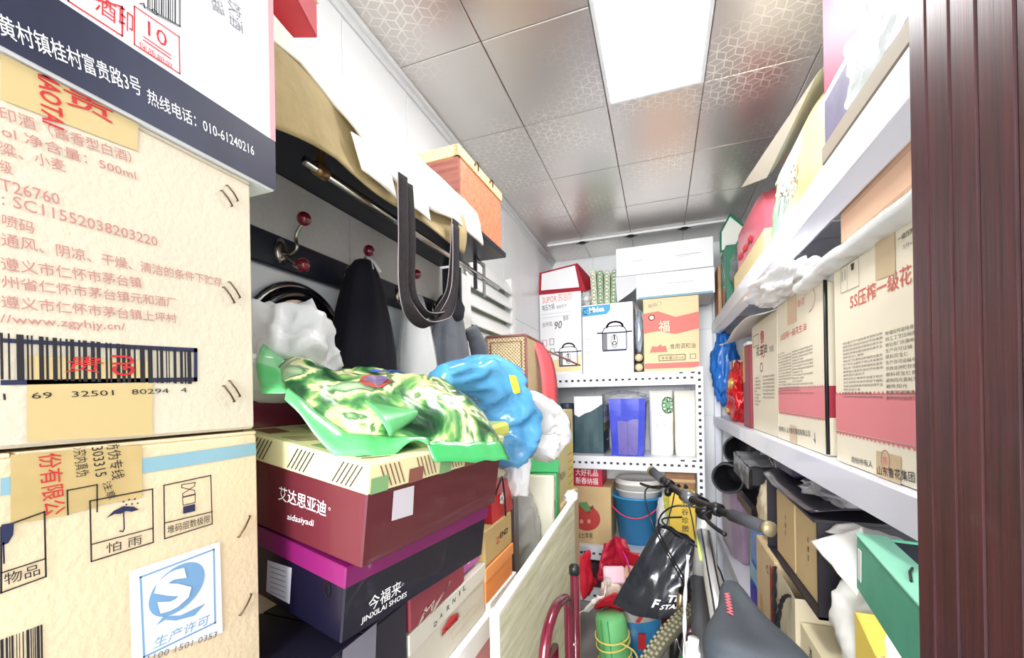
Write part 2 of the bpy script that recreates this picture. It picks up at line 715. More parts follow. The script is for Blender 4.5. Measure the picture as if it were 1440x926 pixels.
# mouldings
wt = mat('white_moulding', (222, 226, 229), .4)
t1 = MB()
t1.box((-.779, -.6, 1.036), (-.757, 3.2, 1.05), b=.003)
t1.box((-.779, -.6, 1.018), (-.770, 3.2, 1.0365), b=.002)
struct(t1.build('trim_1', wt, None, T(0, 0, 0)))
t2 = thing('ceiling_rail', 'white rail across the ceiling above the back shelf, with three black clips', 'rail', T(0, 0, 0))
MB().box((-.72, 2.80, 1.034), (.40, 2.84, 1.0495), b=.004).build('rail', wt, t2)
blk = mat('black_plastic', (18, 18, 20), .45)
for x in (-.48, -.165, .155):
    c = MB()
    c.lathe([(.022, 1.028), (.026, 1.031), (.026, 1.034), (.012, 1.036)], 14, M=L(x, 2.82, 0))
    c.box((x - .04, 2.815, 1.0305), (x + .04, 2.825, 1.0345), b=.001)
    c.build('clip', blk, t2)

# door frame of dark red-brown grooved planks at the right
dm = wood('dark_red_wood', (30, 8, 12), (92, 36, 42), scale=(70, 70, 2.2), rough=.36, coat=.12, ns=2.2, pos=(.25, .8))
dr = struct(MB().box((.262, .19, -1.35), (.30, .566, 1.05), b=.002).build('door_1', mat('door_core', (46, 20, 22), .5), None, T(0, 0, 0)))
ys = [.569, .538, .5025, .468, .427, .392, .357, .32, .28, .24, .19]
for a, b in zip(ys[:-1], ys[1:]):
    MB().box((.257, b + .0009, -1.35), (.266, a - .0009, 1.05), b=.0016).build('plank', dm, dr)
# ================================================================ left: cartons nearest the camera
kraft = mat('kraft_board', (222, 196, 154), .75, bump=.15, bscale=160, var=.05, vscale=10)
cream_board = mat('cream_board', (214, 204, 182), .75, bump=.2, bscale=160, var=.04, vscale=7)
tan_board = mat('tan_board', (228, 208, 172), .75, bump=.2, bscale=160, var=.05, vscale=7)
white_board = mat('white_board', (238, 240, 244), .5, bump=.06, bscale=120)
ink_red = mat('ink_red', (196, 40, 44), .6)
ink_black = mat('ink_black', (28, 28, 36), .6)
ink_salmon = mat('ink_salmon', (190, 128, 122), .7)
ink_navy = mat('ink_navy', (34, 40, 76), .6)
ink_white = mat('ink_white', (240, 240, 240), .55)
ink_grey = mat('ink_grey', (120, 120, 126), .6)
ink_blue = mat('ink_blue', (120, 164, 205), .6)
ink_pink = mat('ink_pink', (214, 122, 128), .65)
ink_tape = mat('ink_tape', (206, 184, 132), .35)
staple_m = mat('staple_copper', (92, 72, 52), .4, metal=.7)


def staples(root, pts, face_x, pair=True):
    for (px, py) in pts:
        for k in ((0, 8) if pair else (0,)):
            a, b = (onx(px + k, py - (k * .9), face_x), onx(px + 15 + k, py + (22 if pair else -32) - k * .9, face_x)) if pair else (onx(px, py + 16, face_x), onx(px + 16, py - 14, face_x))
            q = root.matrix_basis.inverted()
            A, B = q @ (a + Vector((.0012, 0, H))), q @ (b + Vector((.0012, 0, H)))
            MB().tube([A - Vector((.003, 0, 0)), A, (A + B) / 2 + Vector((.0012, 0, 0)), B, B - Vector((.003, 0, 0))], .0009, 6).build('staple', staple_m, root)


S1 = (.325, .39, .290)
c1 = carton('carton', 'cream liquor carton with barcode strip and red Chinese print, middle of the left stack', 'carton', T(-.6125, .1675, -.0315, rz=0), S1, cream_board)
P = Print(c1, S1, '+x')
P.ppoly([(0, 66), (194, 170), (193, 213), (0, 140)], ink_tape)
P.ppoly([(37, 500), (214, 508), (214, 612), (37, 622)], ink_tape)
for t, a, b, h in (('印酒（酱香型白酒）', (0, 168), (185, 230), 19), ('ol 净含量：500ml', (2, 192), (191, 254), 17), ('粱、小麦', (0, 217), (92, 243), 18), ('级', (0, 242), (17, 247), 18),
                   ('T26760', (0, 268), (84, 289), 17), (': SC11552038203220', (2, 288), (221, 347), 17), ('喷码', (2, 318), (47, 330), 18),
                   ('通风、阴凉、干燥、清洁的条件下贮存', (2, 346), (312, 404), 19), ('遵义市仁怀市茅台镇', (2, 380), (199, 406), 19), ('州省仁怀市茅台镇元和酒厂', (2, 405), (248, 433), 18),
                   ('遵义市仁怀市茅台镇上坪村', (2, 433), (248, 455), 18), ('//www.zgyhjy.cn/', (0, 458), (176, 468), 16)):
    P.ptext(t, a, b, h, ink_salmon)
P.ptext('贵', (90, 146), (160, 176), 30, ink_red, lift=.0006, bold=.02)
P.text('MAOTAI', P.px(50, 92), P.px(58, 172), .013, ink_red, lift=.0006, bold=.02)
P.ppoly([(0, 476), (277, 490), (277, 496), (0, 482)], ink_navy)
P.ppoly([(0, 535), (277, 531), (277, 537), (0, 542)], ink_navy)
P.ppoly([(272, 490), (277, 490), (277, 537), (272, 537)], ink_navy)
a, b = P.px(0, 536), P.px(268, 492)
P.bars(a[0], a[1] + .001, b[0], b[1] - .001, ink_black, 4, lift=.0002, n=44)
P.ptext('1   69   32501   80294   4', (4, 563), (262, 552), 9, ink_black, lift=.0003)
P.ptext('贵', (88, 524), (140, 525), 24, ink_red, lift=.0006, skew=.3)
P.text('GU', P.px(189, 529), P.px(187, 501), .017, ink_red, lift=.0006, bold=.02)
P.done()
staples(c1, [(311, 268), (314, 404), (314, 543)], -.449)

S2 = (.325, .395, .30)
c2 = carton('carton', 'tan carton with blue stripe, umbrella sign and licence sticker, lowest of the left stack', 'carton', T(-.6125, .1675, -.3345), S2, tan_board)
P = Print(c2, S2, '+x')
stripe = mat('ink_stripe_blue', (136, 178, 192), .6)
P.ppoly([(0, 673), (359, 623), (360, 640), (0, 698)], stripe)
gum = mat('kraft_tape', (196, 172, 118), .3, var=.1, vscale=30)
P.ppoly([(14, 640), (199, 626), (199, 700), (150, 708), (93, 724), (14, 738)], gum, lift=.0003)
for t, a, b, h in (('必究内真伪', (100, 625), (106, 672), .0085), ('8303315', (126, 622), (133, 672), .0075), ('防伪专线', (147, 622), (156, 676), .0095), ('注意', (142, 680), (151, 704), .006)):
    P.text(t, P.px(*a), P.px(*b), h, ink_black, lift=.0008)
P.text('份有限公', P.px(52, 640), P.px(60, 728), .013, ink_red, lift=.0008, bold=.01)


def pframe(pts, w=.0011):
    P.pline(pts, w, ink_black, lift=.0009, closed=True)


pframe([(125, 705), (213, 688), (214, 763), (127, 790)])
P.pline([(127, 766), (214, 743)], .001, ink_black, .0009)
P.ptext('怕 雨', (148, 779), (198, 765), 14, ink_black, lift=.0009)
P.ppoly([(148, 729), (158, 719), (172, 712), (186, 713), (194, 717), (184, 720), (176, 719), (168, 723), (160, 723)], ink_navy, .0009)
P.pline([(172, 716), (173, 744), (171, 748), (167, 747)], .001, ink_navy, .001)
for q in ((172, 706), (180, 703), (188, 702), (176, 710), (184, 709), (192, 708)):
    P.ell(*P.px(*q), .0008, .0008, ink_navy, lift=.001, n=8)
pframe([(229, 683), (295, 669), (297, 737), (230, 758)])
P.pline([(230, 736), (297, 720)], .001, ink_black, .0009)
P.ptext('堆码层数极限', (234, 752), (294, 735), 12, ink_black, lift=.0009)
P.pline([(254, 682), (273, 679), (272, 684), (255, 695), (256, 699), (273, 695), (272, 690), (254, 686)], .0007, ink_black, .0009, True)
P.pline([(255, 700), (273, 696), (273, 707), (256, 711)], .0007, ink_black, .0009, True)
P.ppoly([(256, 713), (273, 709), (273, 719), (256, 723)], ink_navy, .0009)
pframe([(0, 742), (61, 720), (63, 811), (0, 834)])
P.pline([(0, 806), (62, 786)], .001, ink_black, .0009)
P.ptext('物品', (5, 824), (55, 808), 17, ink_black, lift=.0009)
P.ppoly([(0, 738), (18, 735), (17, 752), (10, 764), (0, 768)], ink_navy, .001)
P.pline([(3, 764), (4, 792)], .001, ink_navy, .001)
P.pline([(93, 690), (135, 682), (135, 720)], .001, ink_black, .0009)
P.pline([(93, 690), (94, 724)], .001, ink_black, .0009)
a, b = P.px(0, 926), P.px(60, 878)
P.bars(a[0], a[1] - .05, b[0], b[1], ink_black, 9, n=18)
# production licence sticker
sw = mat('sticker_white', (236, 240, 238), .5)
P.ppoly([(180, 804), (308, 762), (312, 890), (184, 932)], sw, .0006)
P.pline([(196, 812), (299, 773), (301, 876), (201, 924)], .0016, ink_blue, .001, True)
cu, cv = P.px(249, 828)
P.ell(cu, cv, .0262, .0215, ink_blue, a=.5, lift=.001)
P.text('S', (cu - .016, cv - .0205), (cu + .014, cv - .0145), .037, sw, bold=.05, lift=.0016)
P.ppoly([(218, 880), (228, 867), (252, 866), (287, 849), (272, 866), (246, 873), (230, 872)], ink_blue, .001)
P.ptext('生产许可', (213, 914), (291, 878), 15, ink_blue, lift=.001, skew=.2)
P.ptext('1100 1501 0353', (205, 932), (303, 896), 9, ink_grey, lift=.001)
P.done()
staples(c2, [(335, 740), (337, 850)], -.449, pair=False)
cup = thing('cupboard', 'plain low white cupboard standing under the left carton stack', 'cupboard', T(-.6125, .16, -1.35))
MB().box((-.165, -.21, 0), (.155, .2, 1.0145), b=.004).build('body', white_board, cup)
MB().box((.155, -.2, .04), (.165, .19, 1.0), b=.003).build('door', white_board, cup)

S3 = (.335, .49, .29)
c3 = carton('carton', 'white carton with navy address band and pink edge, topmost of the left stack', 'carton', T(-.6125, .1475, .2595), S3, white_board)
P = Print(c3, S3, '+x')
band = mat('ink_band', (52, 56, 76), .3, var=.25, vscale=14, stretch=(1, 1, .3))
v1 = P.px(387, 200)[1]
P.rect(0, 0.001, S3[1] - .001, v1, band)
pk = mat('ink_edge_pink', (226, 150, 158), .5)
P.rect(S3[1] - .0075, v1, S3[1] - .0005, S3[2], pk, .0002)
P.ptext('黄村镇桂村富贵路3号', (0, 50), (199, 137), 30, ink_white, bold=.02, lift=.0004)
P.ptext('热线电话：010-61240216', (207, 146), (357, 221), 21, ink_white, bold=.02, lift=.0004)
P.pline([(93, -12), (171, 10), (171, 51), (95, 2)], .0014, ink_red, .0003, True)
P.pline([(188, 9), (251, 52), (252, 104), (188, 63)], .0012, ink_red, .0003, True)
P.ptext('10', (207, 50), (234, 69), 21, ink_red, lift=.0004)
P.pline([(201, 52), (239, 78)], .0012, ink_red, .0004)
P.pline([(201, 57), (239, 83)], .0012, ink_red, .0004)
P.ptext('保质期限', (194, 66), (242, 99), 9, ink_red, lift=.0004)
P.ptext('酒', (132, 14), (162, 35), 28, ink_red, lift=.0004)
P.ptext('印', (166, 36), (186, 50), 30, ink_red, lift=.0003)
a, b = P.px(200, 5), P.px(249, -40)
P.poly([P.px(205, -60), P.px(249, -30), P.px(250, 37), P.px(206, 10)], ink_white, .0002)
for i in range(13):
    x = 206 + i * 3.2
    P.poly([P.px(x, -40), P.px(x + (1.2 if i % 3 else 2), -40), P.px(x + (1.2 if i % 3 else 2), 12 + i * 1.9), P.px(x, 11 + i * 1.9)], ink_black, .0004)
P.pline([(206, 12), (252, 37), (252, -30)], .0016, ink_grey, .0004)
P.ptext('4 0', (195, 8), (222, 24), 7, ink_black, lift=.0004)
P.text('饮酒', P.px(318, -6), P.px(322, 34), .017, ink_grey, lift=.0004)
P.text('保藏', P.px(292, -10), P.px(298, 14), .015, ink_grey, lift=.0004)
P.done()

# ================================================================ coat rack on the left wall
navy_metal = mat('dark_metal_shelf', (38, 42, 56), .35, metal=.3)
chrome = mat('chrome', (205, 200, 192), .18, metal=1)
redknob = mat('red_knob', (120, 12, 34), .15, coat=1)
brass = mat('brass', (170, 130, 90), .3, metal=.8)
rack = thing('coat_rack', 'dark wall coat rack with shelf, chrome rail and red ball hooks', 'coat rack', T(0, 0, 0))
MB().box((-.779, .40, .4935), (-.506, 1.39, .512), b=.003).build('shelf_board', navy_metal, rack)
MB().box((-.779, .40, .285), (-.764, 1.41, .356), b=.003).build('hook_board', navy_metal, rack)
MB().box((-.779, 1.41, .30), (-.70, 1.428, .4935), b=.003).build('end_board', navy_metal, rack)
gp = mat('wall_shade_grey', (206, 204, 200), .6, bump=.2, bscale=220, var=.04, vscale=120)  # wall's shade between shelf and hooks, painted as grey panels
MB().box((-.7795, .40, .357), (-.772, .905, .493), b=.001).build('back_panel', gp, rack)
MB().box((-.7795, .907, .357), (-.772, 1.409, .493), b=.001).build('back_panel', gp, rack)
MB().tube([(-.61, .60, .443), (-.61, 1.575, .443)], .0085, 12).build('rail', chrome, rack)
bk = MB()
bk.box((-.618, .632, .436), (-.602, .644, .4935), b=.003)
bk.tube([(-.61, .625, .443), (-.61, .652, .443)], .013, 12)
bk.build('bracket', brass, rack)
bk = MB()
bk.box((-.618, 1.352, .385), (-.603, 1.356, .4935), b=.001)
bk.box((-.612, 1.42, .375), (-.608, 1.44, .50), b=.001)
bk.tube([(-.61, 1.36, .488), (-.61, 1.40, .492), (-.61, 1.43, .485)], .006, 8)
bk.build('bracket', mat('grey_steel', (150, 150, 154), .35, metal=.8), rack)


def hook(y):
    h = MB()
    h.lathe([(.0, -.003), (.016, -.002), (.019, .002), (.010, .006), (0, .007)], 16, M=L(-.764, y, .322, ry=math.pi / 2) @ Matrix.Diagonal((1.5, 1, 1, 1)))
    h.tube(smooth([(-.757, y, .318), (-.735, y, .314), (-.72, y, .325), (-.722, y, .35), (-.705, y, .372)], 5), .0038, 8)
    h.tube(smooth([(-.757, y, .314), (-.735, y - .002, .296), (-.715, y - .004, .282), (-.705, y - .005, .282)], 5), .0038, 8)
    o = h.build('hook', mat('nickel', (190, 184, 172), .22, metal=1), rack)
    for q in ((-.698, y - .001, .382), (-.698, y - .006, .283)):
        MB().ball(q, .0145, 14, 9).build('knob', redknob, o)


for y in (.683, .89, 1.112, 1.33):
    hook(y)

# tote lying on the shelf, its open side hanging over the shelf's front edge
canvas = mat('canvas', (240, 235, 222), .85, bump=.35, bscale=45, var=.06, vscale=9, sheen=.3)
kraftp = mat('kraft_lining', (176, 156, 112), .85, bump=.4, bscale=90, var=.12, vscale=16)
tote = thing('tote_bag', 'cream canvas tote bag lying along the coat rack shelf, its brim hanging down', 'tote bag', T(0, 0, 0))


def tote_fn(u, v):
    y = .40 + .73 * v
    far = v
    top = .575 - .04 * max(0, 1 - 4 * v) + .02 * math.sin(v * 5 + .5) + .012 * nz(y * 9, 2, 1)
    prof = [(-.74, .532), (-.72, top + .01), (-.62, top + .03), (-.535, top - .005), (-.498, .53 + .012 * far), (-.489, .50 + .008 * far), (-.486, (.485 if v < .1 else .485 - .045 * min(1, (v - .1) * 5)) + .012 * nz(y * 6, 0, 3))]
    k = u * (len(prof) - 1)
    i = min(int(k), len(prof) - 2)
    f = k - i
    x = prof[i][0] * (1 - f) + prof[i + 1][0] * f
    z = prof[i][1] * (1 - f) + prof[i + 1][1] * f
    z += .010 * nz(x * 14, y * 11, 5) * (1 if u < .8 else .3)
    x += .006 * nz(y * 13, z * 20, 8) * (u > .5)
    if u > .75:
        z += .012 * math.sin(v * 9) * (u - .75) * 4
    return (x, y, z)


MB().sheet(tote_fn, 36, 60).build('body', canvas, tote, solid=.004)


def brim_fn(u, v):
    y = .395 + .62 * v
    x = -.494 + .004 * math.sin(v * 6 + 1)
    zb = .362 + .030 * min(1, v * 4) + .006 * math.sin(v * 11)
    z = .492 + (zb - .492) * u
    x += .010 * math.sin(u * 3.1) * math.sin(v * 14)
    return (x, y, z)


MB().sheet(brim_fn, 14, 60).build('lining', kraftp, tote, solid=.003)


for (y0, y1, zt_, zb_, xo) in ((.575, .70, .452, .388, -.4835), (.735, .83, .44, .392, -.482)):
    MB().sheet(lambda u, v: (xo + .003 * math.sin(u * 3) - .004 * v, y0 + (y1 - y0) * (u * .8 + .25 * v), zt_ - (zt_ - zb_) * v * (.75 + .25 * u) + .010 * u), 12, 10).build('fold', mat('white_canvas', (240, 238, 230), .85, bump=.3, bscale=50, sheen=.3), tote, solid=.0025)
strap_m = mat('woven_strap', (34, 27, 30), .95, bump=.6, bscale=300, var=.35, vscale=140)
edge_m = mat('strap_edge', (150, 142, 144), .9)
for k, (xo, pts) in enumerate(((-.478, [(574, 258), (578, 330), (578, 405), (592, 440), (612, 442), (630, 420), (636, 380), (640, 310)]),
                               (-.462, [(566, 246), (567, 330), (568, 410), (582, 445), (604, 457), (628, 440), (640, 400), (641, 318)]))):
    pp = [onx(a, b, xo) for a, b in pts]
    sp = smooth(pp, 6)
    n = len(sp)
    mb_ = MB()
    rows = []
    for i in range(n):
        c = sp[i]
        rows.append([(c.x - .016, c.y - .003, c.z), (c.x + .016, c.y + .003, c.z)])
    m = MB()
    vs, fs = [], []
    for i, c in enumerate(sp):
        t = (sp[min(i + 1, n - 1)] - sp[max(i - 1, 0)]).normalized()
        flat = abs(t.z) ** 1.5
        w = Vector((.35 * (1 - flat) + .15, .95 * flat + .05, .28 * (1 - flat)))
        w = (w - t * w.dot(t)).normalized() * .0125
        vs += [c - w, c + w]
    fs = [(2 * i, 2 * i + 1, 2 * i + 3, 2 * i + 2) for i in range(n - 1)]
    m.add(vs, fs, 0, None, True)
    m.build('strap', strap_m, tote, solid=.003)
    for q in (0, 1):
        MB().tube([vs[2 * i + q] for i in range(n)], .0013, 5).build('strap_edge', edge_m, tote)

# wooden crate at the far end of the rack shelf
plyl = wood('orange_ply', (196, 106, 74), (212, 132, 98), scale=(3, 26, 26), rough=.5, ns=2.5)
plyd = wood('red_brown_ply', (120, 66, 56), (150, 92, 78), scale=(2, 30, 30), rough=.6, ns=3)
plye = wood('ply_edge', (214, 178, 120), (236, 208, 160), scale=(40, 40, 40), rough=.7, ns=3)
cr = thing('wooden_crate', 'orange plywood crate standing at the far end of the coat rack shelf', 'crate', T(-.63, 1.225, .5125, rz=-.03))
MB().box((-.105, -.152, 0), (.105, -.142, .205), b=.001).build('end_panel', plyd, cr)
MB().box((-.105, .142, 0), (.105, .152, .19), b=.001).build('end_panel', plyd, cr)
MB().box((.095, -.142, 0), (.107, .152, .19), b=.001).build('side_panel', plyl, cr)
MB().box((-.107, -.142, 0), (-.095, .152, .205), b=.001).build('side_panel', plyl, cr)
MB().box((-.095, -.142, 0), (.095, .142, .01), b=.001).build('base', plyl, cr)
r_ = MB()
r_.box((-.107, -.158, .175), (.109, -.142, .207), b=.001)
r_.box((.093, -.158, .175), (.112, .154, .205), b=.001)
r_.build('rim', plye, cr)
for y in (-.05, .06):
    MB().tube(smooth([(.113, y - .012, .19), (.116, y - .008, .203), (.116, y + .008, .203), (.113, y + .012, .186)], 3), .0022, 6).build('staple', staple_m, cr)

red_card = mat('red_card', (186, 44, 56), .55, var=.06)
rb = thing('gift_box', 'red gift box with cream lid edge lying above the cream tote', 'gift box', T(-.6035, .4136, .571, rz=.36))
MB().box((-.135, -.065, 0), (.135, .065, .055), b=.002).build('body', red_card, rb)
MB().box((-.138, -.068, .055), (.138, .068, .07), b=.002).build('lid', mat('cream_card', (232, 222, 196), .6), rb)

# round mirror on the wall below the rack
mir = thing('round_mirror', 'small round mirror in black and silver rim under the red ball hooks', 'mirror', T(-.779, .735, .12) @ Euler((0, math.pi / 2, 0)).to_matrix().to_4x4())
MB().lathe([(.128, 0), (.146, .004), (.148, .012), (.142, .018), (.136, .018)], 48).build('outer_rim', mat('silver_rim', (196, 200, 204), .2, metal=1), mir)
MB().lathe([(.105, .004), (.107, .02), (.118, .024), (.136, .019), (.137, .004)], 48).build('inner_rim', mat('gloss_black', (14, 14, 20), .15, coat=1), mir)
MB().lathe([(.106, .006), (.106, .010), (.02, .013), (.0005, .0132)], 48).build('glass', mat('mirror_glass', (226, 236, 240), .03, metal=1), mir)

# things hung on the hooks
navy_cloth = mat('navy_cloth', (9, 9, 24), .95, bump=.4, bscale=120)
nb = thing('cloth_bag', 'navy cloth bag hanging by white loops from the second red hook', 'bag', T(0, 0, 0))


def hang(x, yc, zt, zb, wt_, wb_, dep, seed, amp=.008, lean=0):
    rings = []
    for i in range(13):
        v = i / 12
        z = zt + (zb - zt) * v
        w = wt_ + (wb_ - wt_) * (v ** .55)
        d = dep * (.35 + .65 * math.sin(min(1, v * 1.3) * 1.57))
        ring = []
        for j in range(28):
            a = 2 * math.pi * j / 28
            cx, cy = math.cos(a), math.sin(a)
            k = 1 + amp / .05 * nz(cx * 2 + seed, cy * 2, v * 1.5) * .5 + .10 * math.sin(a * 6 + seed + 1.2 * v) * (1 - .5 * v)
            ring.append((x + d * (abs(cx) ** .8) * (1 if cx > 0 else -1) * k, yc + lean * v + w * cy * k, z + .006 * nz(cy * 4, seed, 2)))
        rings.append(ring)
    return MB().loft(rings)


hang(-.700, .872, .350, .03, .022, .108, .052, 2, lean=-.01).build('body', navy_cloth, nb)
for s in (-1, 1):
    MB().tube(smooth([(-.70, .885, .362), (-.69, .89 + s * .006, .352), (-.68, .895 + s * .016, .33)], 4), .005, 7, flat=(1, .5)).build('loop', ink_white, nb)
cb = thing('plastic_bag', 'clear plastic bag of white cloth hanging from the third red hook', 'plastic bag', T(0, 0, 0))
hang(-.715, 1.13, .30, .01, .03, .095, .035, 9, .01, .02).build('contents', mat('white_cloth', (236, 238, 238), .8, bump=.5, bscale=30), cb)
hang(-.712, 1.12, .335, 0, .012, .112, .045, 5, .02, .02).build('film', film('clear_film', (236, 240, 240), .28), cb)
gj = thing('hooded_jacket', 'grey hooded jacket hanging from the last hook, behind the strap loops', 'jacket', T(0, 0, 0))
grey_cloth = mat('grey_cloth', (92, 96, 104), .95, bump=.6, bscale=90, var=.12, vscale=30, sheen=.2)
hang(-.70, 1.33, .335, .0, .05, .13, .055, 12, .015).build('body', grey_cloth, gj)
MB().ball((-.70, 1.33, .315), (.05, .062, .055), 20, 12, fn=lambda d: 1 + .08 * nz(d.x * 3, d.y * 3, d.z * 3)).build('hood', mat('dark_grey_cloth', (40, 42, 52), .95, bump=.4, bscale=90), gj)
sl = MB()
sl.tube(smooth([(-.67, 1.43, .26), (-.655, 1.465, .2), (-.655, 1.48, .12), (-.66, 1.47, .0)], 6), [.03] * 5 + [.034] * 6 + [.03] * 6 + [.028] * 2, 12)
sl.build('sleeve', grey_cloth, gj)

# white louvred panel on the wall beyond the rack
lv = thing('louvred_panel', 'white louvred panel with open slats on the wall beyond the coat rack', 'louvre', T(0, 0, 0))
gloss_white = mat('gloss_white', (240, 243, 244), .3)
MB().box((-.775, 1.50, -.10), (-.735, 1.585, .50), b=.004).build('stile', gloss_white, lv)
MB().box((-.775, 2.09, -.10), (-.735, 2.15, .63), b=.004).build('stile', gloss_white, lv)
for i in range(9):
    z = -.08 + i * .078
    MB().box((-.004, 1.585, -.037), (.004, 2.09, .037), b=.002).build('slat', gloss_white, lv, L(-.745, 0, z + .03, ry=-.38))
MB().box((-.779, 1.585, -.1), (-.776, 2.09, .62), b=.001).build('backing', mat('dim_green', (176, 188, 178), .7), lv)
wire = mat('white_wire', (214, 214, 210), .5)
tag(MB().tube(smooth([onx(*p, -.70) for p in ((702, 366), (722, 385), (731, 420), (735, 460), (733, 500))], 6), .0022, 6).build('thin_cable', wire), 'thin grey cable arching down beside the white louvred panel', 'cable')
tag(MB().tube(smooth([onx(*p, -.71) for p in ((664, 388), (668, 420), (677, 452), (686, 478))], 6), .0028, 6).build('loose_cord', wire), 'loose white cord hanging in front of the white louvred panel', 'cord')
# ================================================================ left: shoe boxes and what lies on them
maroon = mat('maroon_gloss', (92, 34, 44), .32, coat=.3, var=.05)
plaid = mat('plaid_cream', (228, 224, 174), .6)
magenta = mat('magenta_card', (116, 20, 88), .4, coat=.2)
navy_gloss = mat('navy_gloss', (15, 13, 34), .3, coat=.3)
brown_ink = mat('ink_brown', (138, 84, 72), .6)
green_ink = mat('ink_green', (128, 170, 116), .6)
dark_ink = mat('ink_dark_olive', (52, 46, 34), .6)


def leaning(name, label, f, ml, mbody, lid):
    x, y, z, rx, ry, rz, Ly, Wx, Hh = f
    M = T(x, y, z, rx, ry, rz) @ Matrix.Translation((-Wx / 2, Ly / 2, 0))
    S = (Wx, Ly, Hh)
    return shoe_box(name, label, M, S, mbody, ml, lid=lid), S


F1 = (-.3323, .3987, -.1975, .0096, .1432, -.1297, .3186, .2421, .1255)
b1, S = leaning('shoe_box', 'maroon shoe box with plaid cream lid, topmost of the shoe box stack', F1, plaid, maroon, .036)
P = Print(b1, S, '-y')
P.ptext('艾达思亚迪', (392, 703), (459, 727), 20, ink_white, bold=.03)
P.ring(*P.px(464, 716), .0016, .0016, .0004, ink_white, n=12)
P.ptext('aidasiyadi', (404, 733), (441, 743), 11, ink_white, skew=.15)
P.done()
P = Print(b1, S, '+x')
P.ppoly([(553, 691), (582, 683), (580, 724), (550, 733)], mat('sticker_pale', (206, 200, 206), .5))
P.done('sticker')
for side in ('-y', '+x'):
    P = Print(b1, (S[0] + .006, S[1] + .006, S[2]), side, off=.0008)
    n = 3 if side == '-y' else 5
    v0, v1 = S[2] - .036, S[2] - .0008
    wd_ = P.w / n
    for i in range(n):
        u = i * wd_ + (.012 if side == '-y' else .004)
        for k in range(5):
            a = u + .012 + k * .0075
            w = .0022
            if side == '-y':
                P.poly([(a, v0 + .004), (a + w, v0 + .004), (a + w + .018, v1 - .003), (a + .018, v1 - .003)], dark_ink)
            else:
                P.poly([(a + .014, v0 + .004), (a + w + .014, v0 + .004), (a + w, v1 - .003), (a, v1 - .003)], brown_ink)
        if side == '+x':
            P.rect(i * wd_ + .004, v0, i * wd_ + .032, v0 + .019, green_ink if i % 2 == 0 else brown_ink, .0002)
    P.done()
P = Print(b1, (S[0] + .006, S[1] + .006, S[2]), 'top', off=.0008)
for i in range(4):
    for j in range(5):
        if (i + j) % 2 == 0:
            P.rect(.012 + i * .06, .012 + j * .062, .046 + i * .06, .044 + j * .062, (brown_ink, green_ink, dark_ink)[(i * 2 + j) % 3])
        else:
            for k in range(4):
                u = .014 + i * .06 + k * .009
                P.poly([(u, .012 + j * .062), (u + .0025, .012 + j * .062), (u + .014, .05 + j * .062), (u + .0115, .05 + j * .062)], dark_ink)
P.done()

F2 = (-.3682, .4036, -.2950, .012, .1432, -.165, .31, .2244, .0985)
b2, S = leaning('shoe_box', 'navy shoe box with magenta lid and white shoe lettering, under the maroon one', F2, magenta, navy_gloss, .027)
P = Print(b2, S, '+x')
P.ptext('今福来', (517, 862), (563, 834), 20, ink_white, bold=.015)
P.ring(*P.px(566, 822), .0018, .0018, .0004, ink_white, n=12)
P.ptext('JINXILAI SHOES', (507, 880), (571, 841), 10, ink_white, bold=.015)
P.done()
P = Print(b2, S, '-y')
P.ppoly([(377, 788), (411, 799), (408, 850), (375, 832)], mat('sticker_grey', (190, 190, 200), .5))
for i in range(6):
    P.pline([(381, 797 + i * 7), (402, 804 + i * 7.3)], .0011, ink_grey, .0003)
P.ring(*P.px(461, 829), .0045, .0095, .002, chrome, a=.2, lift=.0004)
P.done('sticker')

dk = mat('dark_slate_card', (26, 24, 44), .45, coat=.15)
b3 = carton('shoe_box', 'dark slate box with grey rounded tab, lowest at the front of the shoe boxes', 'shoe box', T(-.505, .4575, -.63), (.25, .205, .318), dk)
P = Print(b3, (.25, .205, .318), '+x')
tabm = mat('tab_grey', (128, 126, 140), .5)
P.ppoly([(478, 970), (481, 905), (486, 893), (524, 868), (529, 872), (527, 940)], tabm)
P.done()

sw_ = mat('swoosh_cream', (232, 206, 190), .5)
wine = mat('wine_card', (142, 52, 68), .5, var=.05)
b4 = carton('shoe_box', 'wine red shoe box with a cream swash mark, beside the navy one', 'shoe box', T(-.5, .665, -.372), (.24, .196, .095), wine, flaps=False)
P = Print(b4, (.24, .196, .095), '+x')
P.pline([(589, 878), (600, 852), (598, 862), (611, 844), (606, 864), (633, 818)], .0028, sw_)
P.pline([(589, 880), (596, 866), (596, 860)], .003, sw_)
P.pline([(598, 872), (606, 862), (607, 850)], .003, sw_)
P.ppoly([(606, 866), (612, 850), (634, 816), (611, 858)], sw_)
P.done()
lil = mat('lilac_card', (186, 92, 168), .45)
b5 = carton('shoe_box', 'small lilac shoe box squeezed between the wine red and kraft ones', 'shoe box', T(-.51, .812, -.366), (.24, .09, .092), lil, flaps=False)
P = Print(b5, (.24, .09, .092), '+x')
P.ptext('S', (657, 795), (662, 790), 11, ink_white)
P.done()
sand = mat('sand_card', (206, 200, 184), .6, var=.04)
b6 = shoe_box('shoe_box', 'sand coloured shoe box with dark letters on its lid, under the wine red one', T(-.502, .716, -.485), (.24, .30, .112), sand, mat('sand_lid', (214, 210, 196), .6), lid=.034)
P = Print(b6, (.246, .306, .112), '+x', off=.0006)
for ch, x, y in (('D', 612, 880), ('A', 620, 868), ('R', 630, 857), ('N', 638, 847), ('I', 646, 838), ('L', 653, 829)):
    k = .5 if ch == 'I' else 2
    P.ptext(ch, (x - k, y + 1.5 * k), (x + k, y), 7, ink_black)
P.ppoly([(622, 886), (633, 868), (644, 862), (644, 872), (630, 886), (622, 894)], ink_red)
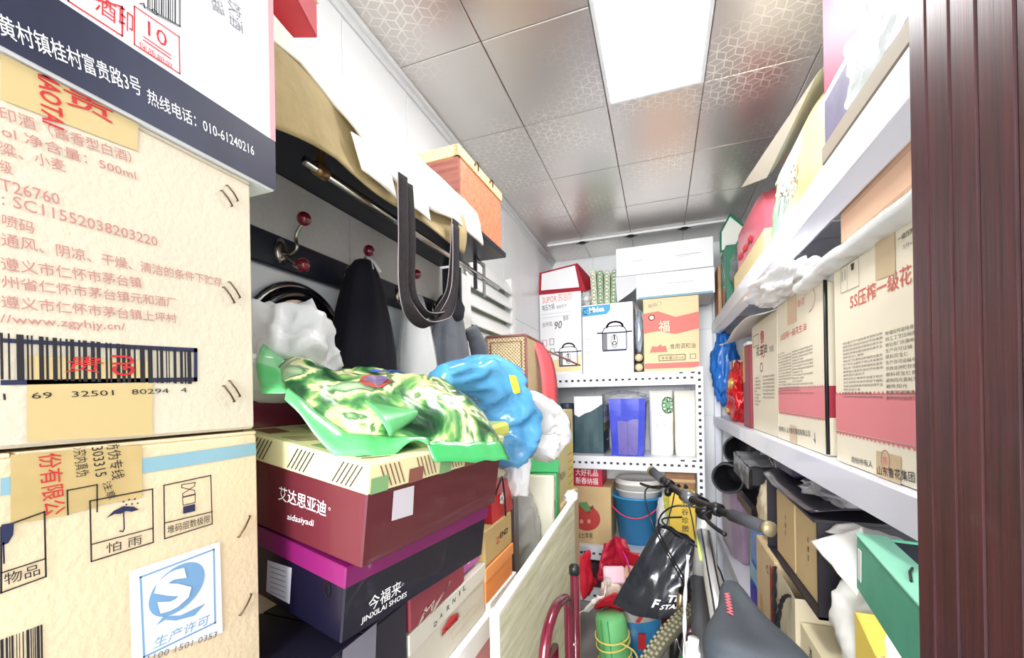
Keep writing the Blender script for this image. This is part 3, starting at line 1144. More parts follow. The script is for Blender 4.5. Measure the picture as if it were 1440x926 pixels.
P.ptext('LADIES', (621, 896), (646, 868), 6, ink_black, lift=.0004)
P.pline([(634, 890), (668, 850), (669, 859), (636, 900)], .0008, mat('ink_gold', (190, 160, 90), .4), .0002, True)
P.done()
pure = mat('white_card', (240, 238, 236), .5)
b7 = shoe_box('shoe_box', 'plain white shoe box standing under the sand coloured one', T(-.497, .728, -.615), (.25, .33, .128), mat('rose_card', (214, 150, 150), .5), pure, lid=.05)
kbox = mat('kraft_gold', (188, 160, 106), .6, var=.05)
b8 = carton('shoe_box', 'kraft shoe box with black and red letters, above the orange one', 'shoe box', T(-.50, .958, -.386), (.24, .18, .082), kbox, flaps=False)
P = Print(b8, (.24, .18, .082), '+x')
P.ptext('Z', (697, 767), (703, 762), 9, ink_red)
P.ptext('END', (703, 758), (714, 749), 8, ink_black, bold=.02)
P.done()
orange = mat('orange_card', (236, 150, 84), .5, var=.03)
b9 = shoe_box('shoe_box', 'orange shoe box in the stack beside the grey steel post', T(-.50, .958, -.470), (.24, .18, .082), orange, mat('orange_lid', (238, 158, 92), .5), lid=.03)
b10 = shoe_box('shoe_box', 'white shoe box with small dark name, under the orange one', T(-.50, .972, -.512), (.244, .18, .041), pure, mat('white_lid', (242, 242, 240), .5), lid=.022)
P = Print(b10, (.25, .186, .041), '+x', off=.0006)
P.ptext('LACOSTA', (691, 849), (708, 829), 7, ink_black, skew=.2)
P.done()
b11 = carton('shoe_box', 'crimson shoe box with striped rim, lowest beside the leaning board', 'shoe box', T(-.505, .98, -.615), (.24, .17, .10), mat('crimson_card', (204, 54, 84), .5), flaps=False)
P = Print(b11, (.24, .17, .10), '+x')
for i in range(16):
    P.rect(.004 + i * .0105, .002, .009 + i * .0105, .030, mat('ink_sand', (214, 190, 150), .6))
P.done()

rust = mat('red_foil', (196, 44, 48), .3, bump=.5, bscale=30, coat=.3)
rbag = thing('gift_bag', 'red bag with a white flower and black cord on the kraft shoe box', 'bag', T(-.47, 1.0, -.304))
M0 = MB()
M0.loft([[(.085 * (1 - .12 * k) * (1 if a in (0, 3) else -1), (.075 - .014 * k) * (1 if a < 2 else -1), z) for a in (0, 1, 2, 3)] for k, z in ((0, 0), (.4, .05), (1, .085))], smooth=False)
M0.build('body', rust, rbag)
P = Print(rbag, (.165, .145, .085), '+x', off=.001)
for i in range(5):
    P.ell(.07 + .010 * math.cos(i * 1.257), .045 + .010 * math.sin(i * 1.257), .006, .006, ink_white, n=12)
P.done('flower')
MB().tube(smooth([(.078, -.035, .06), (.09, -.03, .095), (.088, -.01, .10), (.09, .0, .05), (.09, .005, .0)], 5), .0025, 6).build('cord', blk, rbag)

# rack that carries the boxes
steel = mat('rack_steel', (136, 134, 140), .4, metal=.6)
rk = thing('shoe_rack', 'grey steel rack whose post stands beside the orange shoe box', 'rack', T(0, 0, -1.35))
for x, y in ((-.415, 1.145), (-.765, 1.145), (-.765, .375), (-.415, .60)):
    MB().box((x - .016, y - .018, 0), (x + .016, y + .018, 1.06 if y > 1 and x > -.5 else .70), b=.002).build('post', steel, rk)
for z in (.70, .35):
    MB().box((-.785, .355, z), (-.37, 1.065, z + .018), b=.003).build('shelf', steel, rk)

# bag of greens on top of the maroon box
def melon_mat():
    m = mat('printed_bag', (120, 170, 90), .28, coat=.25)
    nt = m.node_tree
    p = nt.nodes['Principled BSDF']
    tc = nt.nodes.new('ShaderNodeTexCoord')
    n = nt.nodes.new('ShaderNodeTexNoise')
    n.inputs['Scale'].default_value = 15
    n.inputs['Detail'].default_value = 5
    n.inputs['Distortion'].default_value = .9
    nt.links.new(tc.outputs['Object'], n.inputs[0])
    r = nt.nodes.new('ShaderNodeValToRGB')
    e = r.color_ramp.elements
    e[0].position, e[0].color = .30, lin((14, 40, 24))
    e[1].position, e[1].color = .74, lin((206, 214, 180))
    for pos, c in ((.40, (30, 78, 40)), (.455, (70, 126, 70)), (.49, (120, 160, 92)), (.525, (214, 210, 150)), (.57, (206, 210, 160)), (.60, (60, 104, 58)), (.66, (150, 184, 140))):
        q = e.new(pos)
        q.color = lin(c)
    nt.links.new(n.outputs['Fac'], r.inputs[0])
    nt.links.new(r.outputs[0], p.inputs['Base Color'])
    b = nt.nodes.new('ShaderNodeBump')
    b.inputs['Strength'].default_value = .8
    b.inputs['Distance'].default_value = .01
    n2 = nt.nodes.new('ShaderNodeTexNoise')
    n2.inputs['Scale'].default_value = 14
    n2.inputs['Distortion'].default_value = 1
    nt.links.new(tc.outputs['Object'], n2.inputs[0])
    nt.links.new(n2.outputs['Fac'], b.inputs['Height'])
    nt.links.new(b.outputs[0], p.inputs['Normal'])
    return m


mel = thing('food_bag', 'plump shiny green and yellow printed food bag lying on the plaid lid', 'food bag', T(0, 0, 0))
# local frame: u along the bag (front left end to back right end), v across
LT, RB = Vector((-.525, .475, .008)), Vector((-.325, .70, -.025))


def melon(u, v, side):
    """u, v in -1..1"""
    ax = (RB - LT)
    c = (LT + RB) / 2 + Vector((.02, -.02, 0))
    e1 = Vector((ax.x, ax.y, ax.z)) / 2
    e2 = Vector((e1.y, -e1.x, 0)).normalized() * .118 + Vector((0, 0, -.024))
    up = Vector((.12, 0, 1))
    th = .052 * max(0, (1 - abs(u) ** 3)) ** .7 * max(0, (1 - abs(v) ** 2.6)) ** .75
    q = c + e1 * u * (1 - .06 * v * v) + e2 * v * (1 - .12 * u * u) + Vector((0, 0, -.010 - .014 * max(0, v) ** 2))
    wv = .012 * nz(u * 3, v * 3, 4) + .006 * nz(u * 8, v * 7, 1)
    q += up * (side * th * (1.15 if side > 0 else .75) + wv * (.4 + th * 10))
    if u < -.6:
        q += Vector((-.01, 0, .05)) * ((-u - .6) / .4)
    return q


gm = melon_mat()
b = MB()
nu, nv = 48, 30
b.sheet(lambda a, c: melon(a * 2 - 1, c * 2 - 1, 1), nu, nv)
b.sheet(lambda a, c: melon(a * 2 - 1, c * 2 - 1, -1), nu, nv)
b.fix = False
b.build('body', gm, mel)
lg = mat('light_green_film', (92, 184, 112), .3, bump=.3, bscale=20, coat=.4)


def lead(f, n, w):
    """a sealed edge strip of the bag, rolled outwards"""
    def fn(a, c):
        p = f(a)
        q = f(min(1, a + .01)) - f(max(0, a - .01))
        o = Vector((q.y, -q.x, 0))
        if o.length > 0:
            o.normalize()
        return p + o * (w(a) * c) + Vector((0, 0, -.9 * w(a) * c * c + .004 * math.sin(a * 17) * c))
    m = MB()
    m.sheet(fn, n, 5)
    return m


lead(lambda a: melon(-1 + 1.15 * a, 1, 1) + Vector((0, 0, .004)), 30, lambda a: .026 * math.sin(math.pi * min(1, a + .12)) + .006).build('front_seal', lg, mel, solid=.0016)


def endseal(a, c):
    p = melon(-1, a * 2 - 1, 1)
    return p + Vector((-.03 * c, -.012 * c, .028 * c * (1 - a) + .004 * math.sin(a * 12)))


m = MB()
m.sheet(endseal, 18, 4)
m.build('end_seal', lg, mel, solid=.0016)


def farseal(a, c):
    p = melon(.12 + .88 * a, 1, 1)
    return p + Vector((.014 * c, -.004 * c, -.027 * c))


m = MB()
m.sheet(farseal, 20, 4)
m.build('side_seal', mat('leaf_green_film', (58, 150, 84), .3, bump=.4, bscale=20, coat=.4), mel, solid=.0016)


def flap(a, c):
    p0 = onx(513, 568, -.36).lerp(onx(606, 588, -.335), a * .55)
    p1 = onx(545, 618, -.325).lerp(onx(603, 578, -.335), a)
    p = p0.lerp(p1, c)
    return p + Vector((.014 * math.sin(c * 2.6), -.010 * math.sin(c * 2.6), .004))


m = MB()
m.sheet(flap, 10, 10)
m.build('corner_flap', lg, mel, solid=.0016)
# printed emblem on the bag
em = MB()
em.fix = False


def on_bag(u0, v0, pts):
    return [melon(u0 + p[0], v0 + p[1], 1) + Vector((.0006, -.0006, .0016)) for p in pts]


def disc(u0, v0, ru, rv, ang, mi):
    n = 24
    pts = [(u0, v0)] + [(u0 + ru * math.cos(t) * math.cos(ang) - rv * math.sin(t) * math.sin(ang), v0 + ru * math.cos(t) * math.sin(ang) + rv * math.sin(t) * math.cos(ang)) for t in [6.283 * i / n for i in range(n)]]
    em.add([melon(a, c, 1) + Vector((.001, -.001, .0025 + .0008 * mi)) for a, c in pts], [(0, 1 + i, 1 + (i + 1) % n) for i in range(n)], mi)


disc(-.27, .42, .17, .10, -.5, 0)
disc(-.27, .42, .13, .07, -.5, 1)
disc(-.10, .08, .2, .06, -.35, 2)
em.build('emblem', [mat('emblem_red', (150, 60, 50), .4), mat('emblem_violet', (96, 78, 110), .4), mat('emblem_blue', (52, 82, 170), .4)], mel)

# white plastic bag heap and the burgundy roll behind
white_film = film('white_film', (244, 246, 248), .86, .3, .5, 26)
crumpled = tag(crumple('plastic_bag', white_film, (-.635, .585, .085 + H), (.075, .085, .095), 3, .42, 64, 38, 1.5), 'crumpled white plastic bag heaped below the round mirror', 'plastic bag')
tag(crumple('plastic_bag', film('white_film_b', (236, 234, 230), .9, .35, .5, 20), (-.63, .50, .030 + H), (.085, .10, .045), 8, .3, 54, 26, 1.6), 'flat whitish plastic bag behind the left end of the food bag', 'plastic bag')
burg = mat('burgundy_vinyl', (112, 34, 62), .22, coat=.4)
rl = thing('vinyl_roll', 'shiny burgundy vinyl roll lying behind the plaid shoe box', 'roll', T(-.60, .40, -.037, rx=-math.pi / 2))
MB().lathe([(.046, 0), (.05, .004), (.05, .42), (.046, .424)], 32).build('body', burg, rl)
sp = MB()
pts = [(.007 + .034 * t / 40, 0) for t in range(41)]
sp.tube([((.006 + .0009 * t) * math.cos(t * .45), (.006 + .0009 * t) * math.sin(t * .45), -.001) for t in range(44)], .0012, 5)
sp.build('rolled_edge', mat('burgundy_dark', (60, 18, 34), .4), rl)
ub = carton('carton', 'plain tan box under the burgundy roll behind the shoe boxes', 'carton', T(-.66, .60, -.40), (.20, .42, .31), kraft)

# blue and white bags hanging over the far end of the stack
blue_film = film('blue_film', (92, 178, 232), .8, .18, .8, 26)


def spine_bag(name, pts, radii, mats, seed, amp, parent, n=34, ridged=5.0):
    sp_ = smooth(pts, 7)
    k = len(sp_)
    rr = []
    for i in range(k):
        t = i / (k - 1) * (len(radii) - 1)
        a = min(int(t), len(radii) - 2)
        f = t - a
        rr.append(radii[a] * (1 - f) + radii[a + 1] * f)
    m = MB()
    rings = []
    for i in range(k):
        t = (sp_[min(i + 1, k - 1)] - sp_[max(i - 1, 0)]).normalized()
        n1 = t.cross(Vector((0, 1, .2))).normalized()
        n2 = t.cross(n1).normalized()
        ring = []
        for j in range(n):
            a = 2 * math.pi * j / n
            q = 1 + amp * (ridge((math.cos(a), math.sin(a), i * .09), seed, 1.6) - .4) + amp * .5 * (ridge((math.cos(a), math.sin(a), i * .12), seed + 4, ridged) - .4)
            ring.append(sp_[i] + n1 * (math.cos(a) * rr[i] * q) + n2 * (math.sin(a) * rr[i] * .7 * q))
        rings.append(ring)
    m.loft(rings)
    return m.build(name, mats, parent)


bb = thing('plastic_bag', 'sky blue plastic bag draped behind the food bag and hanging down', 'plastic bag', T(0, 0, 0))
spine_bag('body', [(-.45, .80, .045), (-.44, .92, .05), (-.415, 1.02, .03), (-.40, 1.085, -.05), (-.40, 1.09, -.13), (-.405, 1.06, -.185)], [.03, .055, .075, .082, .072, .04], blue_film, 3, .3, bb)
yl = MB()
yl.prism([(-.345, .96, .052), (-.345, 1.01, .052), (-.335, 1.012, .012), (-.335, .965, .008)], (-.004, 0, .003))
yl.build('label', mat('yellow_label', (240, 222, 60), .5), bb)
wbag = thing('plastic_bag', 'white plastic bag with dark marks hanging under the blue bag', 'plastic bag', T(0, 0, 0))
spine_bag('body', [(-.40, 1.22, .0), (-.385, 1.32, -.06), (-.375, 1.36, -.125), (-.385, 1.31, -.19)], [.03, .07, .085, .05], white_film, 12, .35, wbag)
spine_bag('tail', [(-.38, 1.10, -.16), (-.375, 1.085, -.21), (-.385, 1.09, -.262)], [.036, .03, .034], white_film, 15, .35, wbag)

yb = thing('food_bag', 'small yellow-green food packet wedged behind the plaid lid', 'food bag', T(-.37, .80, -.085, rx=.1, rz=-.2))
MB().box((-.06, -.05, 0), (.06, .05, .03), b=.012).build('body', mat('lime_film', (206, 212, 96), .3, bump=.5, bscale=30, coat=.3), yb)
pk_ = MB()
pk_.box((.0, -.052, .006), (.02, -.0495, .024), b=.001)
pk_.build('printed_band', dark_ink, yb)

# goods behind the shoe rack
wk = mat('woven_cane', (214, 188, 138), .6)


def weave(name, dark):
    m = mat(name, (224, 204, 158), .6)
    nt = m.node_tree
    p = nt.nodes['Principled BSDF']
    tc = nt.nodes.new('ShaderNodeTexCoord')
    outs = []
    sep = nt.nodes.new('ShaderNodeSeparateXYZ')
    nt.links.new(tc.outputs['Object'], sep.inputs[0])
    ad = nt.nodes.new('ShaderNodeMath')
    ad.operation = 'ADD'
    nt.links.new(sep.outputs[0], ad.inputs[0])
    nt.links.new(sep.outputs[1], ad.inputs[1])

    def op(o, a, b=None):
        n = nt.nodes.new('ShaderNodeMath')
        n.operation = o
        for i, q in enumerate((a, b)):
            if q is None:
                continue
            if isinstance(q, (int, float)):
                n.inputs[i].default_value = q
            else:
                nt.links.new(q, n.inputs[i])
        return n.outputs[0]
    a = op('SINE', op('MULTIPLY', ad.outputs[0], 420))
    c = op('SINE', op('MULTIPLY', sep.outputs[2], 420))
    f = op('GREATER_THAN', op('MULTIPLY', a, c), .35)
    mx = nt.nodes.new('ShaderNodeMix')
    mx.data_type = 'RGBA'
    mx.inputs[6].default_value = lin((230, 212, 168))
    mx.inputs[7].default_value = lin(dark)
    nt.links.new(f, mx.inputs[0])
    nt.links.new(mx.outputs[2], p.inputs['Base Color'])
    b = nt.nodes.new('ShaderNodeBump')
    b.inputs['Strength'].default_value = .6
    b.inputs['Distance'].default_value = .003
    nt.links.new(op('MULTIPLY', a, c), b.inputs['Height'])
    nt.links.new(b.outputs[0], p.inputs['Normal'])
    return m


cane = weave('cane_weave', (140, 104, 70))
cane_trim = mat('brown_leather', (136, 88, 82), .5)
rt = thing('cane_box', 'woven cane box with brown leather edging, standing before the white carton', 'box', T(-.635, 1.86, -.05, rz=.04))
MB().box((-.09, -.16, 0), (.09, .16, .315), b=.004).build('body', cane, rt)
e_ = MB()
for x in (-.09, .09):
    e_.tube([(x, -.16, 0), (x, -.16, .315)], .006, 8)
    e_.tube([(x, -.16, .315), (x, .16, .315)], .005, 8)
e_.tube([(-.09, -.16, .315), (.09, -.16, .315)], .006, 8)
e_.tube([(.09, .16, 0), (.09, .16, .315)], .005, 8)
e_.tube([(-.07, -.161, .0), (-.07, -.161, .29), (.07, -.161, .29), (.07, -.161, 0)], .003, 6)
e_.build('leather_edge', cane_trim, rt)
hd = MB()
hd.tube(smooth([ony(757, 490, 1.98), ony(775, 496, 2.02), ony(795, 505, 2.1), ony(815, 514, 2.2)], 5), .009, 8, flat=(.5, 1), M=rt.matrix_basis.inverted() @ Matrix.Translation((0, 0, H)))
hd.build('handle', mat('brown_strap', (150, 104, 90), .55), rt)
stc = carton('carton', 'large plain brown carton under the woven cane box', 'carton', T(-.695, 1.86, -1.35), (.165, .5, 1.30), kraft)
rr_ = thing('red_ribbon', 'broad coral red fabric band standing in an arch beside the cane box', 'ribbon', T(0, 0, 0))
edge1 = smooth([ony(748, 481, 1.86), ony(757, 505, 1.86), ony(762, 540, 1.86), ony(765, 584, 1.86)], 6)
edge2 = smooth([ony(762, 484, 1.96), ony(776, 505, 1.96), ony(783, 540, 1.96), ony(783, 582, 1.96)], 6)
m = MB()
n = len(edge1)
m.add([p for a, c in zip(edge1, edge2) for p in (a, a.lerp(c, .35) + Vector((.006, -.004, .003)), a.lerp(c, .7) + Vector((.004, -.004, 0)), c)], [(4 * i + j, 4 * i + j + 1, 4 * i + j + 5, 4 * i + j + 4) for i in range(n - 1) for j in range(3)], 0, None, True)
m.build('band', mat('coral_red', (224, 92, 100), .55, bump=.2, bscale=60), rr_, solid=.004)
ol = mat('pale_olive_card', (228, 216, 154), .6, var=.03)
c2b = carton('carton', 'pale yellow carton with a large figure 2, beside the red band', 'carton', T(-.515, 1.86, -.47), (.19, .46, .405), ol)
P = Print(c2b, (.19, .46, .405), '+x')
P.text('Oyster', (.10, .14), (.10, .36), .10, brown_ink)
P.text('2', (.30, .255), (.42, .255), .11, mat('ink_olive', (120, 110, 60), .6), bold=.03)
P.text('FRESH', (.14, .10), (.26, .10), .03, dark_ink)
for i in range(5):
    P.rect(.33, .05 + i * .035, .43, .053 + i * .035, brown_ink)
P.rect(.31, .01, .455, .235, mat('ink_yellow_pale', (234, 214, 120), .6), -.0003)
P.done()
stk = carton('carton', 'brown carton supporting the pale yellow one', 'carton', T(-.505, 1.88, -1.35), (.2, .5, .88), kraft)
for q in (stk,):
    q['label'] = 'tall brown carton hidden beneath the pale yellow carton'

gw = thing('food_carton', 'green and white milk-style carton leaning behind the board top', 'carton', T(-.455, 1.62, -.60, rx=-.12, rz=.15))
MB().box((-.07, -.10, 0), (.07, .0, .30), b=.006).build('body', mat('green_gloss', (44, 158, 86), .3, coat=.3), gw)
MB().box((-.075, -.16, .0), (.06, -.1005, .29), b=.006).build('side_panel', mat('cream_gloss', (228, 226, 206), .4, bump=.4, bscale=20), gw)
mm = MB()
mm.prism([(-.07, -.10, .30), (.07, -.10, .30), (.07, -.05, .345), (-.07, -.05, .345)], (0, .05, -.03))
mm.build('gable', mat('green_gloss_b', (70, 182, 110), .3), gw)
P = Print(gw, (.12, .32, .3), '+x', off=.0005)
P.text('鲜果', (.012, .17), (.05, .17), .03, ink_red)
P.done()
tag(crumple('plastic_bag', film('grey_clear_film', (216, 218, 220), .75, .2, .7, 20), (-.49, 1.40, -.47 + H), (.075, .11, .14), 21, .3, 44, 26, 2.0), 'greyish see-through bag stuffed behind the rack post', 'plastic bag')
tag(crumple('plastic_bag', film('beige_film', (226, 214, 184), .92, .3, .6, 20), (-.52, 1.30, -.30 + H), (.07, .12, .10), 25, .3, 44, 26, 2.2), 'beige plastic bag tucked between white bag and rack post', 'plastic bag')
# board leaning along the aisle
oak = wood('pale_oak', (196, 196, 158), (232, 232, 206), scale=(26, 2.2, 26), rough=.5, ns=2.2, det=8)
oak_edge = mat('pale_edge', (240, 238, 226), .5)
bd = thing('wood_board', 'pale wood-grained board standing on edge in the aisle with white edging', 'board', T(0, 0, -1.35))
An, Af = Vector((-.298, .748, 0)), Vector((-.298, 1.50, 0))
MB().prism([(-.318, .752, 0), (-.318, 1.495, 0), (-.318, 1.495, .966), (-.318, .752, .926)], (.018, 0, 0)).build('panel', oak, bd)
ed = MB()
ed.prism([(-.3185, .752, .926), (-.3185, 1.495, .966), (-.3185, 1.495, .974), (-.3185, .752, .934)], (.019, 0, 0))
ed.prism([(-.3185, .745, 0), (-.3185, .752, 0), (-.3185, .752, .934), (-.3185, .745, .934)], (.019, 0, 0))
ed.build('edging', oak_edge, bd)
tag(crumple('plastic_bag', white_film, onx(803, 699, -.318) + Vector((0, 0, H + .0)), (.024, .045, .024), 33, .4, 36, 22, 2.4), 'small crumpled white bag perched on the far top corner of the board', 'plastic bag')

# folded chair of dark red tube in front of the board
tube_red = mat('dark_red_tube', (104, 20, 44), .25, metal=.2, coat=.6)
fc = thing('folding_chair', 'folded chair of dark red steel tube leaning against the pale board', 'chair', T(0, 0, -1.35))
MB().tube([(-.222, 1.075, .03), (-.222, 1.085, .45), (-.222, 1.09, .885)], .0115, 12).build('leg', tube_red, fc)
MB().tube(smooth([(-.236, .70, .02), (-.232, .76, .55), (-.228, .80, .82), (-.225, .865, .885), (-.224, .955, .876), (-.224, 1.01, .84), (-.226, 1.03, .74), (-.226, 1.03, .40), (-.226, 1.02, .02)], 6), .0115, 12).build('frame', tube_red, fc)
MB().tube([(-.254, .72, .02), (-.25, .83, .75), (-.25, .98, .75), (-.25, .98, .02)], .009, 10).build('leg', tube_red, fc)
MB().lathe([(.0, .880), (.014, .882), (.014, .9), (.011, .905), (0, .906)], 14, M=L(-.222, 1.09, 0)).build('cap', blk, fc)
ri = MB()
for i in range(7):
    ri.ball((-.2135, 1.03, .40 + i * .055), .004, 8, 5)
ri.build('rivets', chrome, fc)
# ================================================================ back: white slotted steel shelving and its goods
shelf_white = mat('white_steel', (234, 238, 246), .35, coat=.2)
hole = mat('slot_dark', (46, 48, 58), .7)
bs = thing('shelving_unit', 'white slotted steel shelving across the back wall', 'shelf', T(0, 0, 0))
LEV = [.1, -.436, -1.03]
for z in LEV + [-1.305]:
    MB().box((-.775, 2.752, z + .012), (.243, 3.16, z + .043), b=.002).build('shelf', shelf_white, bs)
    fr = MB().box((-.775, 2.744, z - .042), (.200, 2.752, z + .044), b=.003)
    fr.build('front_rail', shelf_white, bs)
    h = MB()
    for i in range(24):
        x = -.76 + i * .0405
        h.box((x, 2.7432, z - .007), (x + .017, 2.7445, z + .007), b=.0003)
    for x in (-.70, .12, .185):
        h.box((x - .012, 2.7432, z + .026), (x + .012, 2.7445, z + .036), b=.0003)
    h = h.build('slots', hole, bs)
    h['kind'] = 'stuff'
for x in (-.775, .200):
    for y in (2.744, 3.12):
        MB().box((x, y, -1.35), (x + .043, y + .040, .165), b=.002).build('post', shelf_white, bs)
h = MB()
for i in range(36):
    z = -1.30 + i * .0405
    h.box((.213, 2.7432, z), (.229, 2.7445, z + .016), b=.0003)
h = h.build('post_slots', hole, bs)
h['kind'] = 'stuff'

GZ = .145


def at(name, label, cat, x0, x1, z0, z1, y, d, m, group=None, flaps=False, rz=0):
    S = (x1 - x0, d, z1 - z0)
    return carton(name, label, cat, T((x0 + x1) / 2, y + d / 2, z0, rz=rz), S, m, group, flaps=flaps), S


# tall white carton with a cooker printed on it
o, S = at('carton', 'tall white carton printed with a cooker and red heading, leftmost on the top shelf', 'carton', -.775, -.488, GZ, .70, 2.775, .32, white_board)
P = Print(o, S, '-y')
P.ptext('SUPOR 苏泊尔', (763, 428), (805, 422), 11, mat('ink_coral', (226, 140, 116), .6), bold=.02)
P.ptext('电压力锅', (763, 438), (780, 435), 8, ink_black)
P.ptext('智能系列', (783, 435), (797, 432), 5, ink_grey)
for i in range(2):
    P.pline([(763, 443 + i * 5), (803, 438 + i * 5)], .0025, mat('ink_pale_grey', (190, 192, 198), .6))
P.ptext('会呼吸', (763, 461), (777, 459), 7, ink_grey)
P.ptext('90', (779, 464), (790, 462), 11, ink_grey, bold=.02, skew=.2)
P.ptext('鲜', (792, 452), (800, 451), 8, ink_grey)
for q in ((766, 483), (776, 481), (766, 497), (777, 495)):
    u, v = P.px(*q)
    P.line([(u - .014, v - .02), (u + .014, v - .02), (u + .014, v + .02), (u - .014, v + .02)], .004, ink_pink if q[0] < 770 else ink_grey, closed=True)


def cooker(P, cu, cv, s, a, body):
    """line drawing of a round pressure cooker"""
    P.poly([(cu - .40 * s, cv + .22 * s), (cu + .40 * s, cv + .22 * s), (cu + .40 * s, cv - .30 * s), (cu + .33 * s, cv - .38 * s), (cu - .33 * s, cv - .38 * s), (cu - .40 * s, cv - .30 * s)], body)
    P.poly([(cu - .40 * s, cv + .22 * s), (cu - .24 * s, cv + .22 * s), (cu - .24 * s, cv - .36 * s), (cu - .33 * s, cv - .38 * s), (cu - .40 * s, cv - .30 * s)], ink_grey, .0002)
    P.line([(cu - .42 * s, cv + .24 * s), (cu + .42 * s, cv + .24 * s)], .045 * s, ink_navy, .0003)
    P.line([(cu - .37 * s, cv - .36 * s), (cu + .37 * s, cv - .36 * s)], .06 * s, ink_navy, .0003)
    P.line([(cu + .40 * s, cv + .22 * s), (cu + .40 * s, cv - .32 * s)], .03 * s, ink_navy, .0003)
    P.line([(cu - .40 * s, cv + .22 * s), (cu - .40 * s, cv - .32 * s)], .03 * s, ink_navy, .0003)
    P.poly([(cu - .40 * s, cv + .27 * s), (cu + .40 * s, cv + .27 * s), (cu + .34 * s, cv + .40 * s), (cu + .2 * s, cv + .46 * s), (cu - .2 * s, cv + .46 * s), (cu - .34 * s, cv + .40 * s)], body, .0001)
    P.line([(cu - .40 * s, cv + .27 * s), (cu - .34 * s, cv + .40 * s), (cu - .2 * s, cv + .46 * s), (cu + .2 * s, cv + .46 * s), (cu + .34 * s, cv + .40 * s), (cu + .40 * s, cv + .27 * s)], .03 * s, ink_navy, .0003)
    P.ring(cu + .02 * s, cv + .44 * s, .26 * s, .17 * s, .06 * s, ink_navy, lift=.0003, t0=0, t1=3.1416)
    P.line([(cu - .56 * s, cv + .25 * s), (cu - .42 * s, cv + .25 * s)], .05 * s, ink_navy, .0003)
    P.line([(cu + .42 * s, cv + .25 * s), (cu + .56 * s, cv + .25 * s)], .05 * s, ink_navy, .0003)
    P.ell(cu, cv - .05 * s, .10 * s, .22 * s, ink_white, lift=.0003)
    P.ring(cu, cv - .05 * s, .10 * s, .22 * s, .02 * s, ink_navy, lift=.0004)
    P.ring(cu, cv - .12 * s, .06 * s, .06 * s, .03 * s, ink_navy, lift=.0005, n=16)
    P.line([(cu, cv + .01 * s), (cu, cv + .13 * s)], .05 * s, ink_navy, .0005)


pale_silver = mat('ink_silver', (214, 216, 232), .5)
P.ppoly([(778, 507), (817, 500), (817, 522), (778, 524)], mat('ink_food_cream', (240, 220, 168), .6), -.0004)
u, v = P.px(799, 503)
cooker(P, u, v, .155, 0, ink_white)
P.done()
o, S = at('carton', 'white cooker carton with blue corner logo and round pot drawing', 'carton', -.482, -.158, GZ, .60, 2.775, .30, white_board)
P = Print(o, S, '-y')
blue_logo = mat('ink_logo_blue', (42, 152, 206), .5)
P.ppoly([(819, 432), (858, 428), (858, 436), (853, 442), (819, 446)], blue_logo)
P.ptext('Midea', (829, 441), (850, 438), 8, ink_white, lift=.0004, bold=.03)
P.ring(*P.px(824, 439), .018, .018, .005, ink_white, lift=.0004, n=18, t0=.8, t1=5.4)
u, v = P.px(864, 478)
cooker(P, u, v, .19, 0, pale_silver)
for i in range(6):
    P.pline([(824, 473 + i * 4.5), (832, 472.7 + i * 4.5)], .004, mat('ink_pale_grey', (190, 192, 198), .6))
P.pline([(856, 516), (882, 515)], .003, mat('ink_pale_grey', (190, 192, 198), .6))
P.done()
# red drum-shaped box with white side lying on the tall carton
dr_ = thing('gift_box', 'crimson gift box with a white front lying on the tall white carton', 'gift box', T(-.625, 2.93, .702, rz=.06))
cr_ = mat('crimson_gloss', (166, 24, 48), .3, coat=.4)
m = MB()
m.prism([(-.165, -.14, .0), (-.165, -.11, .16), (.10, -.11, .20), (.155, -.14, .0)], (0, .26, 0))
m.build('body', cr_, dr_)
m = MB()
m.prism([(-.145, -.1445, .028), (-.145, -.1145, .15), (.085, -.1145, .185), (.115, -.1445, .028)], (0, .004, 0))
m.build('front_label', white_board, dr_)
m = MB()
m.prism([(.10, -.11, .20), (.155, -.14, .0), (.23, .02, .06)], (.003, .004, 0))
m.build('flap', cr_, dr_)
tag(crumple('plastic_bag', film('clear_film_b', (238, 240, 240), .55, .15, .7, 20), (-.455, 2.83, .655 + H), (.035, .05, .05), 41, .4, 36, 20, 2.4), 'small clear plastic bag between crimson gift box and green patterned packets', 'plastic bag')
# patterned packets standing on the cooker carton
pat = mat('pattern_green', (170, 200, 160), .4)
pk1 = [(206, 222, 196), (150, 186, 150), (186, 206, 176), (132, 172, 138)]
for i in range(4):
    x = -.418 + i * .040
    t = thing('packet', ('first', 'second', 'third', 'last')[i] + ' from the left of four green flowered packets standing on the cooker carton', 'packet', T(x, 2.78, .6005, rx=-.05, ry=-.05 + .03 * i), 'green packets on the cooker carton')
    MB().box((0, 0, 0), (.037, .14, .235 - .01 * i), b=.005).build('body', mat('packet_%s' % 'abcd'[i], pk1[i], .4, var=.15, vscale=60), t)
    P = Print(t, (.037, .14, .235), '-y', off=.0007)
    P.O = Vector((0, 0, 0))
    P.clip = False
    rn = random.Random(i)
    for k in range(9):
        P.ring(.018, .015 + k * .024, .013, .009, .003, mat('ink_leaf', (70, 110, 74), .6) if (k + i) % 2 else mat('ink_rose', (196, 120, 108), .6), a=.6 * (-1) ** k, n=12)
        P.ell(.018, .015 + k * .024, .005, .004, ink_white, n=8)
    P.done()
